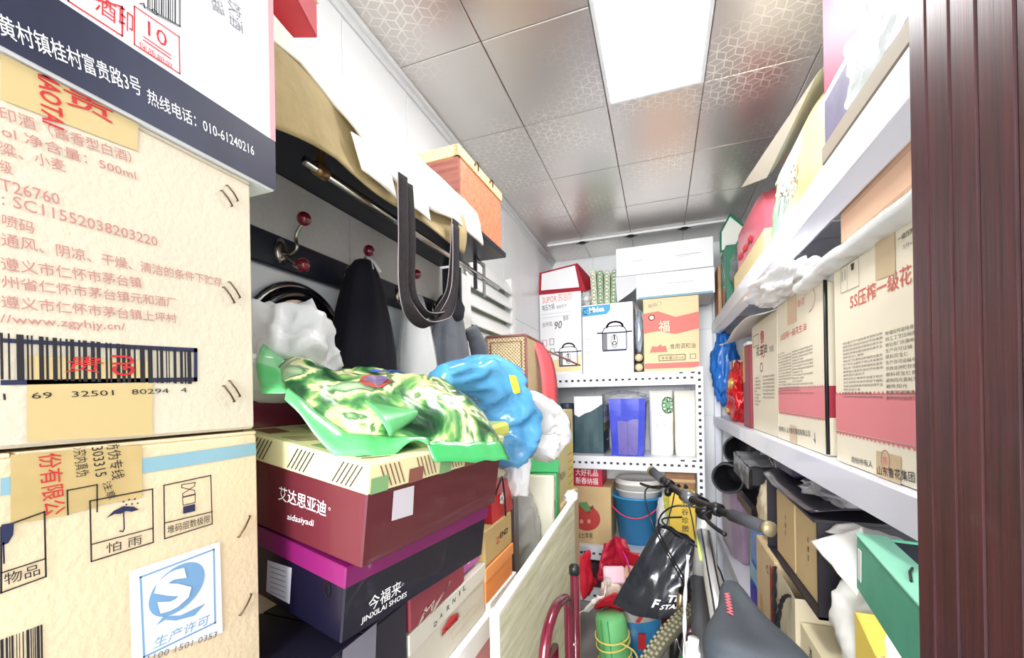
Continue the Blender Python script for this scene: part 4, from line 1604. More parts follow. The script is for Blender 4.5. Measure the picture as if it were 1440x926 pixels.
# white cartons on top
grey_edge = mat('ink_soft_grey', (170, 176, 196), .6)
o, S = at('carton', 'long white carton with open hand slot, uppermost near the ceiling', 'carton', -.255, .315, .765, .945, 2.77, .36, white_board, rz=-.01)
P = Print(o, S, '-y')
P.rect(.10, .085, .16, .089, grey_edge)
P.rect(.36, .088, .50, .092, grey_edge)
P.rect(.36, .080, .44, .082, grey_edge)
P.done()
fl = MB()
fl.prism([(-.262, 2.772, .762), (-.06, 2.772, .762), (-.08, 2.775, .735), (-.16, 2.776, .66), (-.255, 2.778, .60)], (0, .003, 0))
tag(fl.build('cardboard_sheet', mat('grey_board', (206, 208, 214), .6), None, T(0, 0, 0)), 'pale grey cardboard sheet with a dark slit hanging below the uppermost white carton', 'cardboard')
o2, S = at('carton', 'white carton with bluish underside, below the uppermost one', 'carton', -.135, .318, .607, .762, 2.772, .34, white_board)
P = Print(o2, S, '-y')
P.rect(.01, .0, S[0] - .01, .012, mat('ink_teal_edge', (110, 160, 180), .5))
P.rect(.18, .08, .34, .084, grey_edge)
P.rect(.24, .072, .32, .074, grey_edge)
P.done()
o, S = at('carton', 'tan oil carton with rose bands and round gold emblem on the top shelf', 'carton', -.095, .228, GZ, .604, 2.775, .30, mat('tan_print_board', (226, 202, 160), .7, var=.03))
P = Print(o, S, '-y')
rose = mat('ink_rose_band', (206, 112, 104), .6)
P.ppoly([(904, 442), (925, 438), (950, 446), (985, 438), (985, 462), (950, 470), (925, 466), (904, 470)], rose)
P.rect(.004, .018, S[0] - .004, .052, rose)
P.text('福', (.09, .245), (.155, .245), .07, mat('ink_cream', (240, 226, 196), .6), bold=.04, lift=.0006)
P.ring(.05, .34, .017, .017, .004, ink_black, lift=.0006, n=18)
P.ell(.05, .34, .013, .013, mat('ink_cream', (240, 226, 196), .6), lift=.0005, n=18)
P.text('食用调和油', (.155, .135), (.30, .135), .034, ink_black)
P.poly([(.035, .12), (.14, .12), (.13, .16), (.11, .155), (.10, .17), (.08, .155), (.05, .16)], rose)
P.line([(.09, .066), (.24, .066), (.24, .10), (.09, .10)], .004, ink_black, closed=True)
P.text('净含量5升×4', (.10, .072), (.23, .072), .02, ink_black)
P.line([(.27, .072), (.30, .072), (.30, .10), (.27, .10)], .004, ink_grey, closed=True)
P.text('福临门', (.03, .40), (.11, .415), .024, ink_grey)
P.done()
# small bottles in the gap
nk = thing('packet', 'crinkled silver and blue packet in the gap beside the tan oil carton', 'packet', T(-.125, 2.80, GZ + .125))
m = MB()
m.ball((0, .03, .135), (.026, .03, .135), 24, 18, fn=lambda d: 1 + .25 * nz(d.x * 3, d.y * 3, d.z * 5))
m.build('body', mat('silver_wrap', (176, 188, 206), .25, metal=.5, bump=.6, bscale=30), nk)
for k, z in enumerate((0, .062)):
    j = thing('can', ('lower', 'upper')[k] + ' of two small cans lying end-on beside the tan oil carton', 'can', T(-.126, 2.775, GZ + .031 + z, rx=-math.pi / 2), 'small cans on the top shelf')
    MB().lathe([(.026, 0), (.03, .003), (.03, .10), (.026, .103)], 24).build('body', mat('can_dark', (60, 54, 44), .4), j)
    MB().lathe([(.024, -.002), (.022, .002)], 24).build('lid', mat('can_lid', (232, 218, 176), .4), j)

# ---- second shelf
Z2 = LEV[1] + .044
teal = mat('dark_teal_card', (42, 76, 86), .45, bump=.1, bscale=30, var=.06)


def gift_bag(name, label, M, size, m, top_scale=.94, open_top=True, group=None, handles=None, depth_top=None):
    w, d, h = size
    t = thing(name, label, 'bag', M, group)
    b = MB()
    dt = depth_top if depth_top is not None else top_scale
    n = 10
    rings = []
    for i in range(n + 1):
        v = i / n
        kx = 1 + (top_scale - 1) * v
        ky = 1 + (dt - 1) * v
        ring = []
        pts = []
        for (sx, sy, ex, ey) in ((-1, -1, 1, -1), (1, -1, 1, 1), (1, 1, -1, 1), (-1, 1, -1, -1)):
            for q in range(6):
                f = q / 6
                x, y = sx + (ex - sx) * f, sy + (ey - sy) * f
                fold = 0
                if sx != ex and False:
                    pass
                wob = .02 * nz(x * 2 + h * 9, y * 2, v * 3 + w * 5)
                dent = -.05 * math.sin(math.pi * f) * v if abs(sx - ex) < .1 else -.02 * math.sin(math.pi * f) * v
                xx = x * (1 + wob) + (dent * sx if sx == ex else 0)
                yy = y * (1 + wob) + (dent * sy if sy == ey else 0)
                pts.append((xx * w / 2 * kx, yy * d / 2 * ky, h * v))
        rings.append(pts)
    b.loft(rings, cap1=False, smooth=False)
    b.build('body', m, t, solid=.0012)
    if handles:
        for sy in (-1, 1):
            MB().tube(smooth([(-w * .2, sy * d * .4 * dt, h - .01), (-w * .17, sy * d * .35 * dt, h + handles * .8), (0, sy * d * .33 * dt, h + handles), (w * .17, sy * d * .35 * dt, h + handles * .8), (w * .2, sy * d * .4 * dt, h - .01)], 5), .003, 6).build('handle', ink_white, t)
    return t


tb = gift_bag('gift_bag', 'dark teal and white paper bag with slit pattern, leftmost on the middle shelf', T(-.45, 2.93, Z2 + .014), (.19, .34, .375), teal, .96)
MB().box((-.108, -.172, -.014), (.10, .168, -.001), b=.002).build('tray', mat('grey_tray', (150, 152, 158), .5), tb)
P = Print(tb, (.186, .34, .375), '-y', off=.004)
P.poly([(-.003, .375), (-.003, .255), (.03, .238), (.07, .262), (.11, .275), (.15, .30), (.186, .325), (.186, .375)], white_board)
P.line([(.093, .01), (.093, .25)], .002, mat('teal_fold', (66, 104, 112), .5))
P.line([(.093, .10), (.01, .02)], .002, mat('teal_fold', (66, 104, 112), .5))
P.line([(.093, .10), (.18, .02)], .002, mat('teal_fold', (66, 104, 112), .5))
P.done()
P = Print(tb, (.19, .34, .375), '+x', off=.003)
P.rect(0, .20, .335, .375, white_board)
P.rect(0, .145, .335, .20, mat('ink_khaki', (196, 188, 140), .6), .0002)
for i in range(5):
    for k in range(2):
        P.rect(.03 + i * .06, .235 + k * .07, .05 + i * .06, .275 + k * .07, teal, .0004)
P.text('SELECT', (.03, .172), (.30, .172), .024, ink_black, lift=.0006)
P.text('GOODS', (.03, .148), (.30, .148), .020, ink_black, lift=.0006)
P.rect(.15, .07, .26, .082, ink_white)
P.done()
tag(crumple('plastic_bag', film('clear_film_c', (230, 232, 234), .4, .15, .7, 16), (-.24, 2.95, -.03 + H), (.16, .12, .055), 51, .35, 40, 22, 2.2), 'grey crinkled clear bag lying behind and above the royal blue bag', 'plastic bag')
gj_ = thing('jar', 'small slate blue jar at the left end of the middle shelf', 'jar', T(-.615, 2.88, Z2))
MB().lathe([(.05, 0), (.055, .01), (.055, .28), (.045, .30)], 24).build('body', mat('slate_blue', (84, 104, 124), .4), gj_)
MB().lathe([(.048, .30), (.05, .303), (.05, .34), (.045, .344)], 24).build('lid', mat('slate_dark', (60, 72, 90), .4), gj_)
royal = mat('royal_blue', (34, 56, 196), .35, bump=.15, bscale=25, coat=.3)
vio = mat('violet_film', (96, 84, 168), .35, bump=.3, bscale=30, coat=.3)
rbg = gift_bag('gift_bag', 'royal blue paper bag with violet gusset on the middle shelf', T(-.205, 2.92, Z2), (.195, .28, .37), royal, 1.16)
g = MB()
g.prism([(-.055, -.146, .01), (.06, -.146, .01), (.075, -.152, .365), (-.065, -.152, .365)], (0, -.003, 0))
g.build('gusset', vio, rbg)
P = Print(rbg, (.195, .28, .37), '-y', off=.016)
P.line([(.10, .01), (.10, .365)], .0022, mat('violet_line', (70, 60, 140), .5))
P.line([(.045, .33), (.165, .33)], .002, mat('violet_line', (70, 60, 140), .5))
P.line([(.10, .09), (.055, .02)], .002, mat('violet_line', (70, 60, 140), .5))
P.line([(.10, .09), (.145, .02)], .002, mat('violet_line', (70, 60, 140), .5))
P.done()
pw = mat('packet_white', (240, 240, 234), .3, bump=.4, bscale=14, coat=.3)


def pouch(name, label, x, w, h, d, mt, seed, cat='packet'):
    t = thing(name, label, cat, T(x, 2.90, Z2))
    rings = []
    for i in range(17):
        v = i / 16
        k = math.sin(math.pi * (.12 + .76 * v)) ** .5
        ww = w / 2 * (.92 + .08 * k)
        dd = d / 2 * (k if v > .08 else .75) * (1 if v < .75 else max(.12, (1 - v) * 4))
        ring = []
        for j in range(28):
            a = 2 * math.pi * j / 28
            c, s = math.cos(a), math.sin(a)
            q = 1 + .05 * nz(c * 2 + seed, s * 2, v * 4)
            ring.append((ww * math.copysign(abs(c) ** .5, c) * q, dd * math.copysign(abs(s) ** .7, s) * q, h * v + .006 * nz(c * 2, seed, 1) * v))
        rings.append(ring)
    MB().loft(rings).build('body', mt, t)
    return t


w1 = pouch('packet', 'white paper packet with a green leafy emblem on the middle shelf', .0, .15, .42, .17, pw, 3)
P = Print(w1, (.14, .17, .42), '-y', off=.012)
gm_ = mat('ink_mint', (122, 196, 140), .6)
for i in range(9):
    a = i * .698
    P.ring(.112 + .02 * math.cos(a), .325 + .036 * math.sin(a), .014, .026, .005, gm_, a=a, n=12)
P.ell(.112, .325, .016, .028, gm_, lift=-.0002)
P.text('ECO', (.045, .18), (.105, .20), .03, mat('ink_grey_green', (170, 186, 176), .6), skew=.2)
P.done()
pouch('packet', 'plain off-white packet, rightmost on the middle shelf', .150, .14, .415, .17, mat('packet_ivory', (240, 236, 224), .35, bump=.4, bscale=14, coat=.2), 8)

# ---- third shelf
Z3 = LEV[2] + .044
o, S = at('carton', 'kraft fruit carton printed with red apples on the third shelf', 'carton', -.59, -.318, Z3, -.605, 2.80, .30, mat('kraft_fruit', (206, 178, 132), .7, var=.04))
P = Print(o, S, '-y')
red_a = mat('ink_apple', (186, 62, 58), .6)
u, v = P.px(824, 729)
P.ell(u, v, .095, .085, red_a)
P.ell(u - .09, v + .02, .09, .095, red_a, lift=-.0002)
for du, dv in ((.02, -.02), (-.03, -.025), (-.11, .0)):
    P.ell(u + du, v + dv, .012, .015, mat('ink_apple_pale', (226, 150, 130), .6), lift=.0003, n=12)
P.pline([(828, 722), (833, 712), (835, 716)], .006, ink_black, .0003)
P.poly([(u - .06, v + .10), (u + .01, v + .11), (u + .035, v + .05), (u + .0, v + .045)], mat('ink_leaf_green', (96, 150, 96), .6), .0004)
P.ptext('红富士苹果', (806, 757), (834, 758), 8, ink_black)
P.done()
o, S = at('carton', 'flat red carton with white lettering lying on the fruit carton', 'carton', -.60, -.372, -.604, -.478, 2.80, .25, mat('red_print', (198, 32, 64), .45))
P = Print(o, S, '-y')
P.text('大好礼品', (.05, .068), (.20, .068), .046, ink_white, bold=.02)
P.text('新春纳福', (.05, .012), (.20, .012), .046, ink_white, bold=.02)
for i in range(6):
    P.line([(0, .005 + i * .022), (.04, .012 + i * .022)], .002, ink_pink)
P.done()
bu = thing('bucket', 'sky blue plastic bucket with a red wire handle on the third shelf', 'bucket', T(-.162, 2.96, Z3))
bw = mat('bucket_blue', (54, 146, 206), .35, coat=.2)
m = MB()
m.lathe([(.115, 0), (.12, .004), (.158, .30), (.172, .302), (.176, .312), (.172, .318), (.154, .316), (.117, .01), (.0, .008)], 40, cap0=True, cap1=True)
m.build('body', bw, bu)
MB().tube(smooth([(-.168, -.06, .30), (-.155, -.12, .255), (-.07, -.178, .205), (.03, -.18, .20), (.12, -.15, .25), (.166, -.07, .305)], 6), .0055, 8).build('handle', mat('handle_pink', (196, 62, 110), .4), bu)
P = MB()
P.lathe([(.026, 0), (.028, .003)], 16)
ib = thing('bucket', 'white paint pail nested inside the sky blue bucket', 'bucket', T(-.155, 2.97, Z3 + .175))
m = MB()
m.lathe([(.118, 0), (.122, .004), (.146, .215), (.152, .216), (.152, .232), (.147, .233), (.147, .246), (.140, .25), (.130, .238), (.0, .236)], 36)
m.build('body', mat('pail_white', (238, 238, 234), .3, coat=.2), ib)
m = MB()
m.lathe([(.1475, .17), (.1505, .172), (.1505, .18), (.1475, .182)], 36, cap0=False, cap1=False)
m.build('rib', mat('pail_rib', (220, 220, 216), .35), ib)
ye = mat('yellow_card', (240, 206, 78), .5)
o, S = at('box', 'bright yellow box with a column of dark characters, right end of third shelf', 'box', .035, .190, Z3, -.60, 2.79, .16, ye)
P = Print(o, S, '-y')
for i, ch in enumerate('五谷珍膳'):
    P.text(ch, (.075, .29 - i * .052), (.115, .29 - i * .052), .040, ink_black, bold=.02)
P.rect(.03, .06, .13, .062, ink_grey)
P.text('礼', (.05, .005), (.12, .005), .05, mat('ink_brown_b', (140, 74, 40), .6), bold=.02)
P.done()
o, S = at('box', 'flat brown wooden-looking box behind the yellow box', 'box', .02, .195, -.60, -.50, 2.86, .2, mat('brown_card', (150, 110, 76), .6, var=.12, vscale=20))
MB().box((-.09, -.105, .04), (.09, -.098, .06), b=.001).build('band', mat('tan_band', (206, 176, 130), .6), o)
tag(crumple('plastic_bag', film('white_film_c', (236, 238, 238), .8, .25, .6, 20), (.0, 2.80, Z3 + .17 + H), (.04, .05, .17), 61, .3, 36, 24, 2.4), 'whitish plastic bag standing between blue bucket and yellow box', 'plastic bag')
gb = thing('packet', 'olive and yellow striped packet behind the black bag straps', 'packet', T(.035, 2.775, Z3 + .16))
MB().box((-.03, -.008, 0), (.004, .006, .22), b=.004).build('body', mat('olive_wrap', (176, 172, 66), .5, var=.25, vscale=40), gb)
tag(carton('carton', 'dark box added as painted shade under the third shelf', 'carton', T(-.30, 2.95, -1.2615), (.80, .36, .17), mat('painted_shade_card', (58, 48, 56), .7)), 'wide dark box added on the lowest shelf to stand in for shade', 'carton')  # added dark box, stands in for the shade under the third shelf
# ================================================================ right: long white shelving along the right wall
XR = .337
rs = thing('shelving_unit', 'long white steel shelving along the right wall with smooth lips', 'shelf', T(0, 0, 0))
sw_m = mat('white_steel_smooth', (226, 228, 240), .32, coat=.3)
for (z0, z1, back) in ((.412, .484, .034), (-.213, -.152, .02), (-.965, -.905, .02)):
    y0 = .62
    MB().box((XR + .003, y0, z1 - .012), (.79, 3.15, z1 - .0005), b=.001).build('shelf', sw_m, rs)
    m = MB()
    m.box((XR, y0, z0), (XR + .004, 3.15, z1), b=.0015)
    m.box((XR + .001, y0, z0 - (.0 if back < .03 else .03)), (XR + back, 3.15, z0 + .004), b=.0015) if back < .03 else m.prism([(XR + .001, y0, z0 + .002), (XR + .03, y0, z0 - .026), (XR + .034, y0, z0 - .026), (XR + .005, y0, z0 + .004)], (0, 3.15 - y0, 0))
    m.build('lip', sw_m, rs)
    for i in range(8):
        y = 1.0 + i * .27
        MB().box((XR + .02, y, z1 - .052), (.785, y + .012, z1 - .012), b=.001).build('stiffener', sw_m, rs)
for x, y in ((XR + .004, 3.10), (.75, 3.10), (.75, .63)):
    MB().box((x, y, -1.35), (x + .038, y + .045, .80), b=.002).build('post', sw_m, rs)

oilb = mat('oil_carton_board', (234, 226, 204), .7, var=.03, vscale=6)
band_r = mat('ink_band_rose', (222, 132, 138), .65)
tapeb = mat('ink_brown_tape', (204, 180, 140), .3)
side_r = mat('ink_dark_rose', (170, 40, 62), .6)
Zm = -.1515


def zig(P, u0, u1, v0, v1, m, n=26, amp=.006):
    P.rect(u0, v0, u1, v1, m)
    k = (u1 - u0) / n
    for i in range(n):
        a = u0 + i * k
        P.poly([(a, v1 + .0035), (a + k * .5, v1 + .0035 + amp), (a + k, v1 + .0035)], m)
        P.poly([(a, v0 - .0035), (a + k, v0 - .0035), (a + k * .5, v0 - .0035 - amp)], m)
    P.rect(u0, v1 + .0015, u1, v1 + .0042, m)
    P.rect(u0, v0 - .0042, u1, v0 - .0015, m)


ROWS = ['原料花生仁食用方法适于煎炒', '烹炸凉拌贮存条件阴凉干燥处', '避免阳光直射开启后尽快食用', '净含量五升产品标准号国标压榨', '生产日期见瓶口保质期十八个月', '加工工艺压榨质量等级一级花生', '营养成分表能量蛋白质脂肪钠', '生产许可证编号产地山东省莱阳', '地址龙门东路电话邮编网址服务', '物理压榨滋味香浓脱除杂质不含']


def column(P, u0, u1, v0, v1, n, m, seed):
    rn = random.Random(seed)
    k = (v1 - v0) / n
    for i in range(n):
        v = v1 - (i + 1) * k
        r = ROWS[rn.randrange(len(ROWS))]
        f = 1 if rn.random() < .7 else rn.uniform(.35, .8)
        r = r[:max(2, int(len(r) * f))]
        P.text(r, (u0, v), (u0 + (u1 - u0) * f, v), k * .66, m, res=1, lift=.0)


ink_soft = mat('ink_soft_black', (112, 104, 96), .7)
C1 = (.40, .40, .412)
o1 = carton('carton', 'large cream oil carton, nearest on the middle right shelf beside the dark wood', 'carton', T(.56, .897, Zm), C1, oilb)
P = Print(o1, C1, '-x')
W1 = C1[1]
zig(P, .002, W1 - .001, .068, .142, band_r)
P.ptext('5S压榨一级花', (1196, 436), (1283, 398), 22, mat('ink_title_red', (206, 96, 84), .6), bold=.02)
P.ppoly([(1231, 320), (1259, 305), (1260, 385), (1232, 395)], tapeb, .0002)
P.ppoly([(1233, 634), (1268, 643), (1268, 690), (1233, 676)], tapeb, .0002)
P.ring(*P.px(1246, 648), .014, .017, .0016, band_r, lift=.0004)
P.ptext('集', (1242, 654), (1250, 655), 12, band_r, lift=.0004)
P.pline([(1183, 377), (1208, 362), (1209, 402), (1183, 413)], .0012, ink_grey, .0003, True)
P.pline([(1192, 372), (1192, 409)], .0012, ink_grey, .0003)
P.pline([(1185, 396), (1185, 382)], .002, ink_black, .0003)
P.pline([(1189, 394), (1189, 380)], .002, ink_black, .0003)
P.ppoly([(1197, 372), (1202, 369), (1201, 379), (1198, 381)], ink_black, .0003)
P.ptext('一级压榨', (1263, 341), (1287, 326), 8, ink_black)
P.ptext('5升x4', (1271, 351), (1287, 342), 7, ink_grey)
P.ring(*P.px(1247, 328), .010, .008, .002, mat('ink_orange', (206, 110, 60), .6), lift=.0005, t0=0, t1=3.3)
a, b = P.px(1187, 560), P.px(1241, 455)
column(P, a[0], b[0], a[1], b[1] - .012, 16, ink_soft, 3)
a, b = P.px(1247, 563), P.px(1289, 440)
column(P, a[0], W1 - .01, a[1], b[1] - .012, 12, ink_soft, 5)
P.ptext('商标持有人', (1198, 651), (1228, 659), 9, ink_black)
P.ptext('山东鲁花集团', (1235, 668), (1288, 680), 13, ink_black, lift=.0006, bold=.01)
P.done()
C2 = (.38, .425, .437)
o2 = carton('carton', 'tall cream oil carton with black corner line, second from the dark wood', 'carton', T(.556, 1.381, Zm), C2, oilb)
P = Print(o2, C2, '-x')
zig(P, .002, C2[1] - .001, .09, .16, band_r)
P.ppoly([(1107, 412), (1120, 404), (1120, 452), (1108, 458)], tapeb, .0002)
P.ppoly([(1111, 597), (1121, 600), (1121, 628), (1111, 624)], tapeb, .0002)
P.ptext('5S压榨一级花生油', (1098, 480), (1134, 464), 9, mat('ink_title_red', (206, 96, 84), .6))
P.ptext('鲁花', (1122, 433), (1132, 428), 10, band_r)
P.ring(*P.px(1137, 423), .05, .03, .002, band_r, t0=-1.5, t1=1.6)
a, b = P.px(1095, 555), P.px(1113, 490)
column(P, a[0], b[0], a[1], b[1], 15, ink_soft, 7)
a, b = P.px(1115, 555), P.px(1143, 483)
column(P, a[0], b[0], a[1], b[1], 15, ink_soft, 8)
P.ptext('商标持有人 山东鲁花集团有限公司', (1093, 606), (1140, 615), 7, ink_black, lift=.0005)
P.pline([(1146, 610), (1147, 622), (1145, 618)], .004, ink_grey, .0003)
P.done()
P = Print(o2, C2, '-y')
P.rect(.0, .09, C2[0], .165, side_r)
P.done()
MB().tube([(-C2[0] / 2, -C2[1] / 2 - .003, .005), (-C2[0] / 2 - .001, -C2[1] / 2 - .004, .22), (-C2[0] / 2, -C2[1] / 2 - .003, .43)], .0042, 6).build('corner_strip', blk, o2)
C3 = (.36, .405, .43)
o3 = carton('carton', 'cream peanut oil carton with red column of characters, third from the dark wood', 'carton', T(.548, 1.806, Zm), C3, mat('oil_carton_board_b', (226, 218, 196), .7, var=.03, vscale=6))
P = Print(o3, C3, '-x')
for i, ch in enumerate('鲁花'):
    P.text(ch, (.155, .34 - i * .055), (.225, .34 - i * .055), .05, ink_red, bold=.02)
P.ptext('花生油', (1064, 522 - 20), (1079, 496), 13, ink_black, bold=.03)
P.ring(*P.px(1071, 517), .02, .016, .004, ink_black)
P.ptext('净含量', (1082, 496), (1088, 494), 9, ink_grey)
P.line([(.03, .34), (.13, .34), (.13, .385), (.03, .385)], .003, ink_black, closed=True)
column(P, .04, .15, .10, .22, 9, ink_soft, 11)
column(P, .19, .36, .13, .22, 7, ink_soft, 12)
P.done()
dr3 = carton('carton', 'dark red upright carton beside the third oil carton', 'carton', T(.52, 2.105, Zm), (.32, .14, .36), mat('dark_red_board', (128, 34, 52), .5, var=.08), flaps=False)
P = Print(dr3, (.32, .14, .36), '-x')
P.rect(.0, .20, .05, .36, mat('ink_gold_b', (196, 150, 90), .5))
P.done()
MB().box((-.165, -.06, .36), (.0, .02, .375), b=.003).build('paper_strip', mat('pale_green_paper', (212, 224, 210), .6), dr3)
gsh = thing('gift_bag', 'bright red and gold foil gift bag near the far end of the middle shelf', 'bag', T(.40, 2.50, Zm))
crumple('body', mat('red_foil_b', (186, 28, 36), .25, metal=.3, bump=.6, bscale=20), (0, .02, .15), (.058, .15, .155), 17, .45, 52, 36, 2.0, gsh)
mm = MB()
mm.ball((-.052, -.05, .20), (.014, .05, .03), 14, 8, fn=lambda d: 1 + .5 * nz(d.x * 3, d.y * 3, d.z * 3))
mm.ball((-.05, .06, .06), (.014, .04, .025), 14, 8, fn=lambda d: 1 + .5 * nz(d.x * 3, d.y * 3, d.z * 3))
mm.build('gold_patch', mat('gold_foil', (226, 188, 110), .3, metal=.5), gsh)
cr2 = carton('box', 'cream box with red edge standing behind the red foil gift bag', 'box', T(.50, 2.72, Zm), (.22, .12, .34), mat('cream_print', (226, 214, 190), .6), flaps=False)
P = Print(cr2, (.22, .12, .34), '-x')
P.rect(.08, .0, .12, .34, ink_red)
P.done()
tag(crumple('plastic_bag', film('royal_film', (40, 116, 206), .95, .4, .7, 18), (.385, 2.97, .17 + H), (.075, .085, .215), 71, .42, 56, 40, 2.2), 'bright blue plastic bag at the far end of the middle shelf', 'plastic bag')
# papers and packages lying on the oil cartons
paper = mat('white_paper', (240, 240, 236), .75)
ps = thing('paper_sheet', 'white paper sheet lying on the third oil carton, drooping over its edge', 'paper', T(0, 0, 0))
MB().sheet(lambda u, v: (.315 + .26 * u, 1.62 + 1.02 * v - .05 * math.sin(u * 3), .297 + .02 * math.sin(v * 6) * (1 - u) - .03 * (1 - u) ** 2 + .016 * v + .012 * nz(u * 3, v * 5, 1)), 16, 40).build('sheet', paper, ps, solid=.002)
tag(crumple('plastic_bag', film('white_film_d', (246, 247, 248), .92, .25, .6, 18), (.36, 1.50, .325 + H), (.075, .24, .042), 75, .5, 60, 30, 1.8), 'crumpled white bag spilling over the top edge of the second oil carton', 'plastic bag')
wp = thing('wrapped_package', 'flat package in white plastic wrap lying on the nearest oil carton', 'package', T(0, 0, 0))


def wrap_fn(u, v):
    y = .68 + .62 * v
    a = u * 2 * math.pi
    r = 1 + .06 * nz(math.cos(a) * 2, math.sin(a) * 2, v * 6) + .05 * nz(math.cos(a) * 5, math.sin(a) * 5, v * 14)
    x = .52 - .185 * math.copysign(abs(math.cos(a)) ** .45, math.cos(a)) * (1 + .06 * nz(0, 0, v * 7))
    z = .2905 - .028 * math.copysign(abs(math.sin(a)) ** .8, math.sin(a)) * r
    if x < .40:
        z -= .012 * (1 + .25 * math.sin(v * 7))
        z += .004 * nz(x * 40, y * 22, 3)
    return (x, y, z)


MB().sheet(wrap_fn, 56, 50).build('wrapping', film('wrap_white', (236, 238, 236), .93, .16, .6, 26), wp)
for v in (.0, 1.0):
    pass
m = MB()
m.box((.37, .70, .277), (.69, 1.28, .303), b=.008)
m.build('contents', mat('pale_grey_cloth', (206, 208, 204), .7), wp)
pb = carton('carton', 'peach cardboard box squeezed between the wrapped package and the shelf above', 'carton', T(.5525, .945, .322), (.35, .325, .106), mat('peach_board', (226, 186, 156), .65, var=.03), flaps=False)
P = Print(pb, (.35, .325, .106), '-x')
P.line([(.0, .056), (.325, .058)], .0012, mat('peach_line', (176, 130, 104), .6))
P.done()
MB().box((-.176, -.1645, .0), (.17, -.1628, .105), b=.0005).build('end_flap', mat('grey_brown_board', (150, 130, 124), .7), pb)

# ---- top shelf
ZT = .4845
tb_ = carton('carton', 'thin tan tray carton lying under the big wine and white box', 'carton', T(.54, .86, ZT), (.41, .43, .040), mat('tan_tray', (150, 140, 124), .65), flaps=False)
wn = carton('carton', 'big wine red and white carton on the top right shelf, partly in torn plastic', 'carton', T(.545, .8675, ZT + .0405), (.40, .432, .40), white_board, b=.002)
P = Print(wn, (.40, .432, .40), '-x')
P.rect(.001, .115, .06, .40, mat('ink_wine_pink', (168, 48, 82), .5))
P.poly([(.06, .115), (.20, .115), (.20, .155), (.06, .25)], mat('ink_wine_pink', (168, 48, 82), .5))
P.rect(.001, .100, .431, .115, ink_white, .0002)
P.rect(.001, .001, .431, .100, mat('ink_slate', (104, 100, 124), .5, var=.15, vscale=20))
P.done()
rn = random.Random(5)
tp = MB()
tp.sheet(lambda u, v: (.3425 - .008 * abs(nz(u * 6, v * 5, 2)), .60 + .36 * u + .02 * nz(v * 4, 0, 0), .530 + .14 * v + .03 * math.sin(u * 6) * v), 30, 14)
tp.build('torn_film', film('torn_film', (236, 246, 242), .6, .15, .8, 40), wn, wn.matrix_basis.inverted() @ Matrix.Translation((0, 0, H)))
gpk = thing('soft_pack', 'tall pale green, white and yellow soft pack leaning on the top right shelf', 'pack', T(0, 0, 0))


def pack_fn(u, v):
    a = u * 2 * math.pi
    cs, sn = math.cos(a), math.sin(a)
    y0, y1 = 1.10, 1.66
    z = ZT + .002 + (.20 + .10 * (1 - .9 * v * 0)) * 0
    h = .222
    yy = (y0 + y1) / 2 + (y1 - y0) / 2 * math.copysign(abs(cs) ** .35, cs)
    xx = .52 + .172 * math.copysign(abs(sn) ** .5, sn) * (1 - .12 * v ** 2)
    hh = h * (1.0 - .06 * (yy - y0) / (y1 - y0))
    return (xx + .008 * nz(yy * 6, v * 3, 1), yy + .006 * nz(xx * 8, v * 3, 2), ZT + .002 + hh * (v if v < .8 else .8 + .2 * math.sin((v - .8) / .2 * 1.57)))


def pack_material():
    m = mat('soft_pack_print', (240, 240, 226), .3, coat=.3, bump=.25, bscale=18)
    nt = m.node_tree
    p = nt.nodes['Principled BSDF']
    tc = nt.nodes.new('ShaderNodeTexCoord')
    sp_ = nt.nodes.new('ShaderNodeSeparateXYZ')
    nt.links.new(tc.outputs['Object'], sp_.inputs[0])
    mr = nt.nodes.new('ShaderNodeMapRange')
    mr.inputs[1].default_value, mr.inputs[2].default_value = 1.08, 1.68
    nt.links.new(sp_.outputs[1], mr.inputs[0])
    r = nt.nodes.new('ShaderNodeValToRGB')
    e = r.color_ramp.elements
    e[0].position, e[0].color = 0, lin((196, 214, 150))
    e[1].position, e[1].color = 1, lin((96, 178, 92))
    for pos, c in ((.30, (222, 208, 140)), (.42, (224, 216, 180)), (.62, (196, 218, 214)), (.78, (170, 214, 180)), (.84, (96, 178, 92))):
        q = e.new(pos)
        q.color = lin(c)
    nt.links.new(mr.outputs[0], r.inputs[0])
    nt.links.new(r.outputs[0], p.inputs['Base Color'])
    return m


m = MB()
m.sheet(pack_fn, 64, 16)
m.add([pack_fn(i / 64, 1) for i in range(64)], [tuple(range(64))])
m.build('body', pack_material(), gpk)
m = MB()
m.fix = False
for i in range(3):
    V_, F_ = textmesh('抽纸', 1, .0)
pr = MB()
pr.fix = False
for (y, z, w_, t_, mi) in ((1.50, .56, .22, '天然', 0), (1.44, .54, .16, '舒适', 1)):
    V_, F_ = textmesh(t_, 1, 0)
    pr.add([(.3435, y - v[0] * w_ / 2, z + v[1] * w_ / 2) for v in V_], F_, mi)
pr.build('lettering', [mat('ink_pale_coral', (232, 190, 170), .6), mat('ink_pale_blue', (176, 206, 226), .6)], gpk)
fl_ = MB()
fl_.prism([(.345, 1.12, .718), (.345, 1.60, .716), (.30, 1.79, .78), (.50, 1.75, .86), (.52, 1.1, .85)], (.003, 0, .003))
tag(fl_.build('cardboard_flap', mat('beige_flap', (212, 204, 188), .65), None, T(0, 0, 0)), 'beige cardboard sheet slanting behind the soft pack below the ceiling', 'cardboard')
cw = carton('carton', 'large closed white carton hidden behind the slanting cardboard sheet', 'carton', T(.66, 2.0, ZT), (.22, .62, .38), white_board, flaps=False)
ytr = carton('carton', 'cream yellow tray carton under the pink pack on the top right shelf', 'carton', T(.45, 2.02, ZT), (.19, .64, .10), mat('cream_yellow', (234, 214, 160), .6), flaps=False)
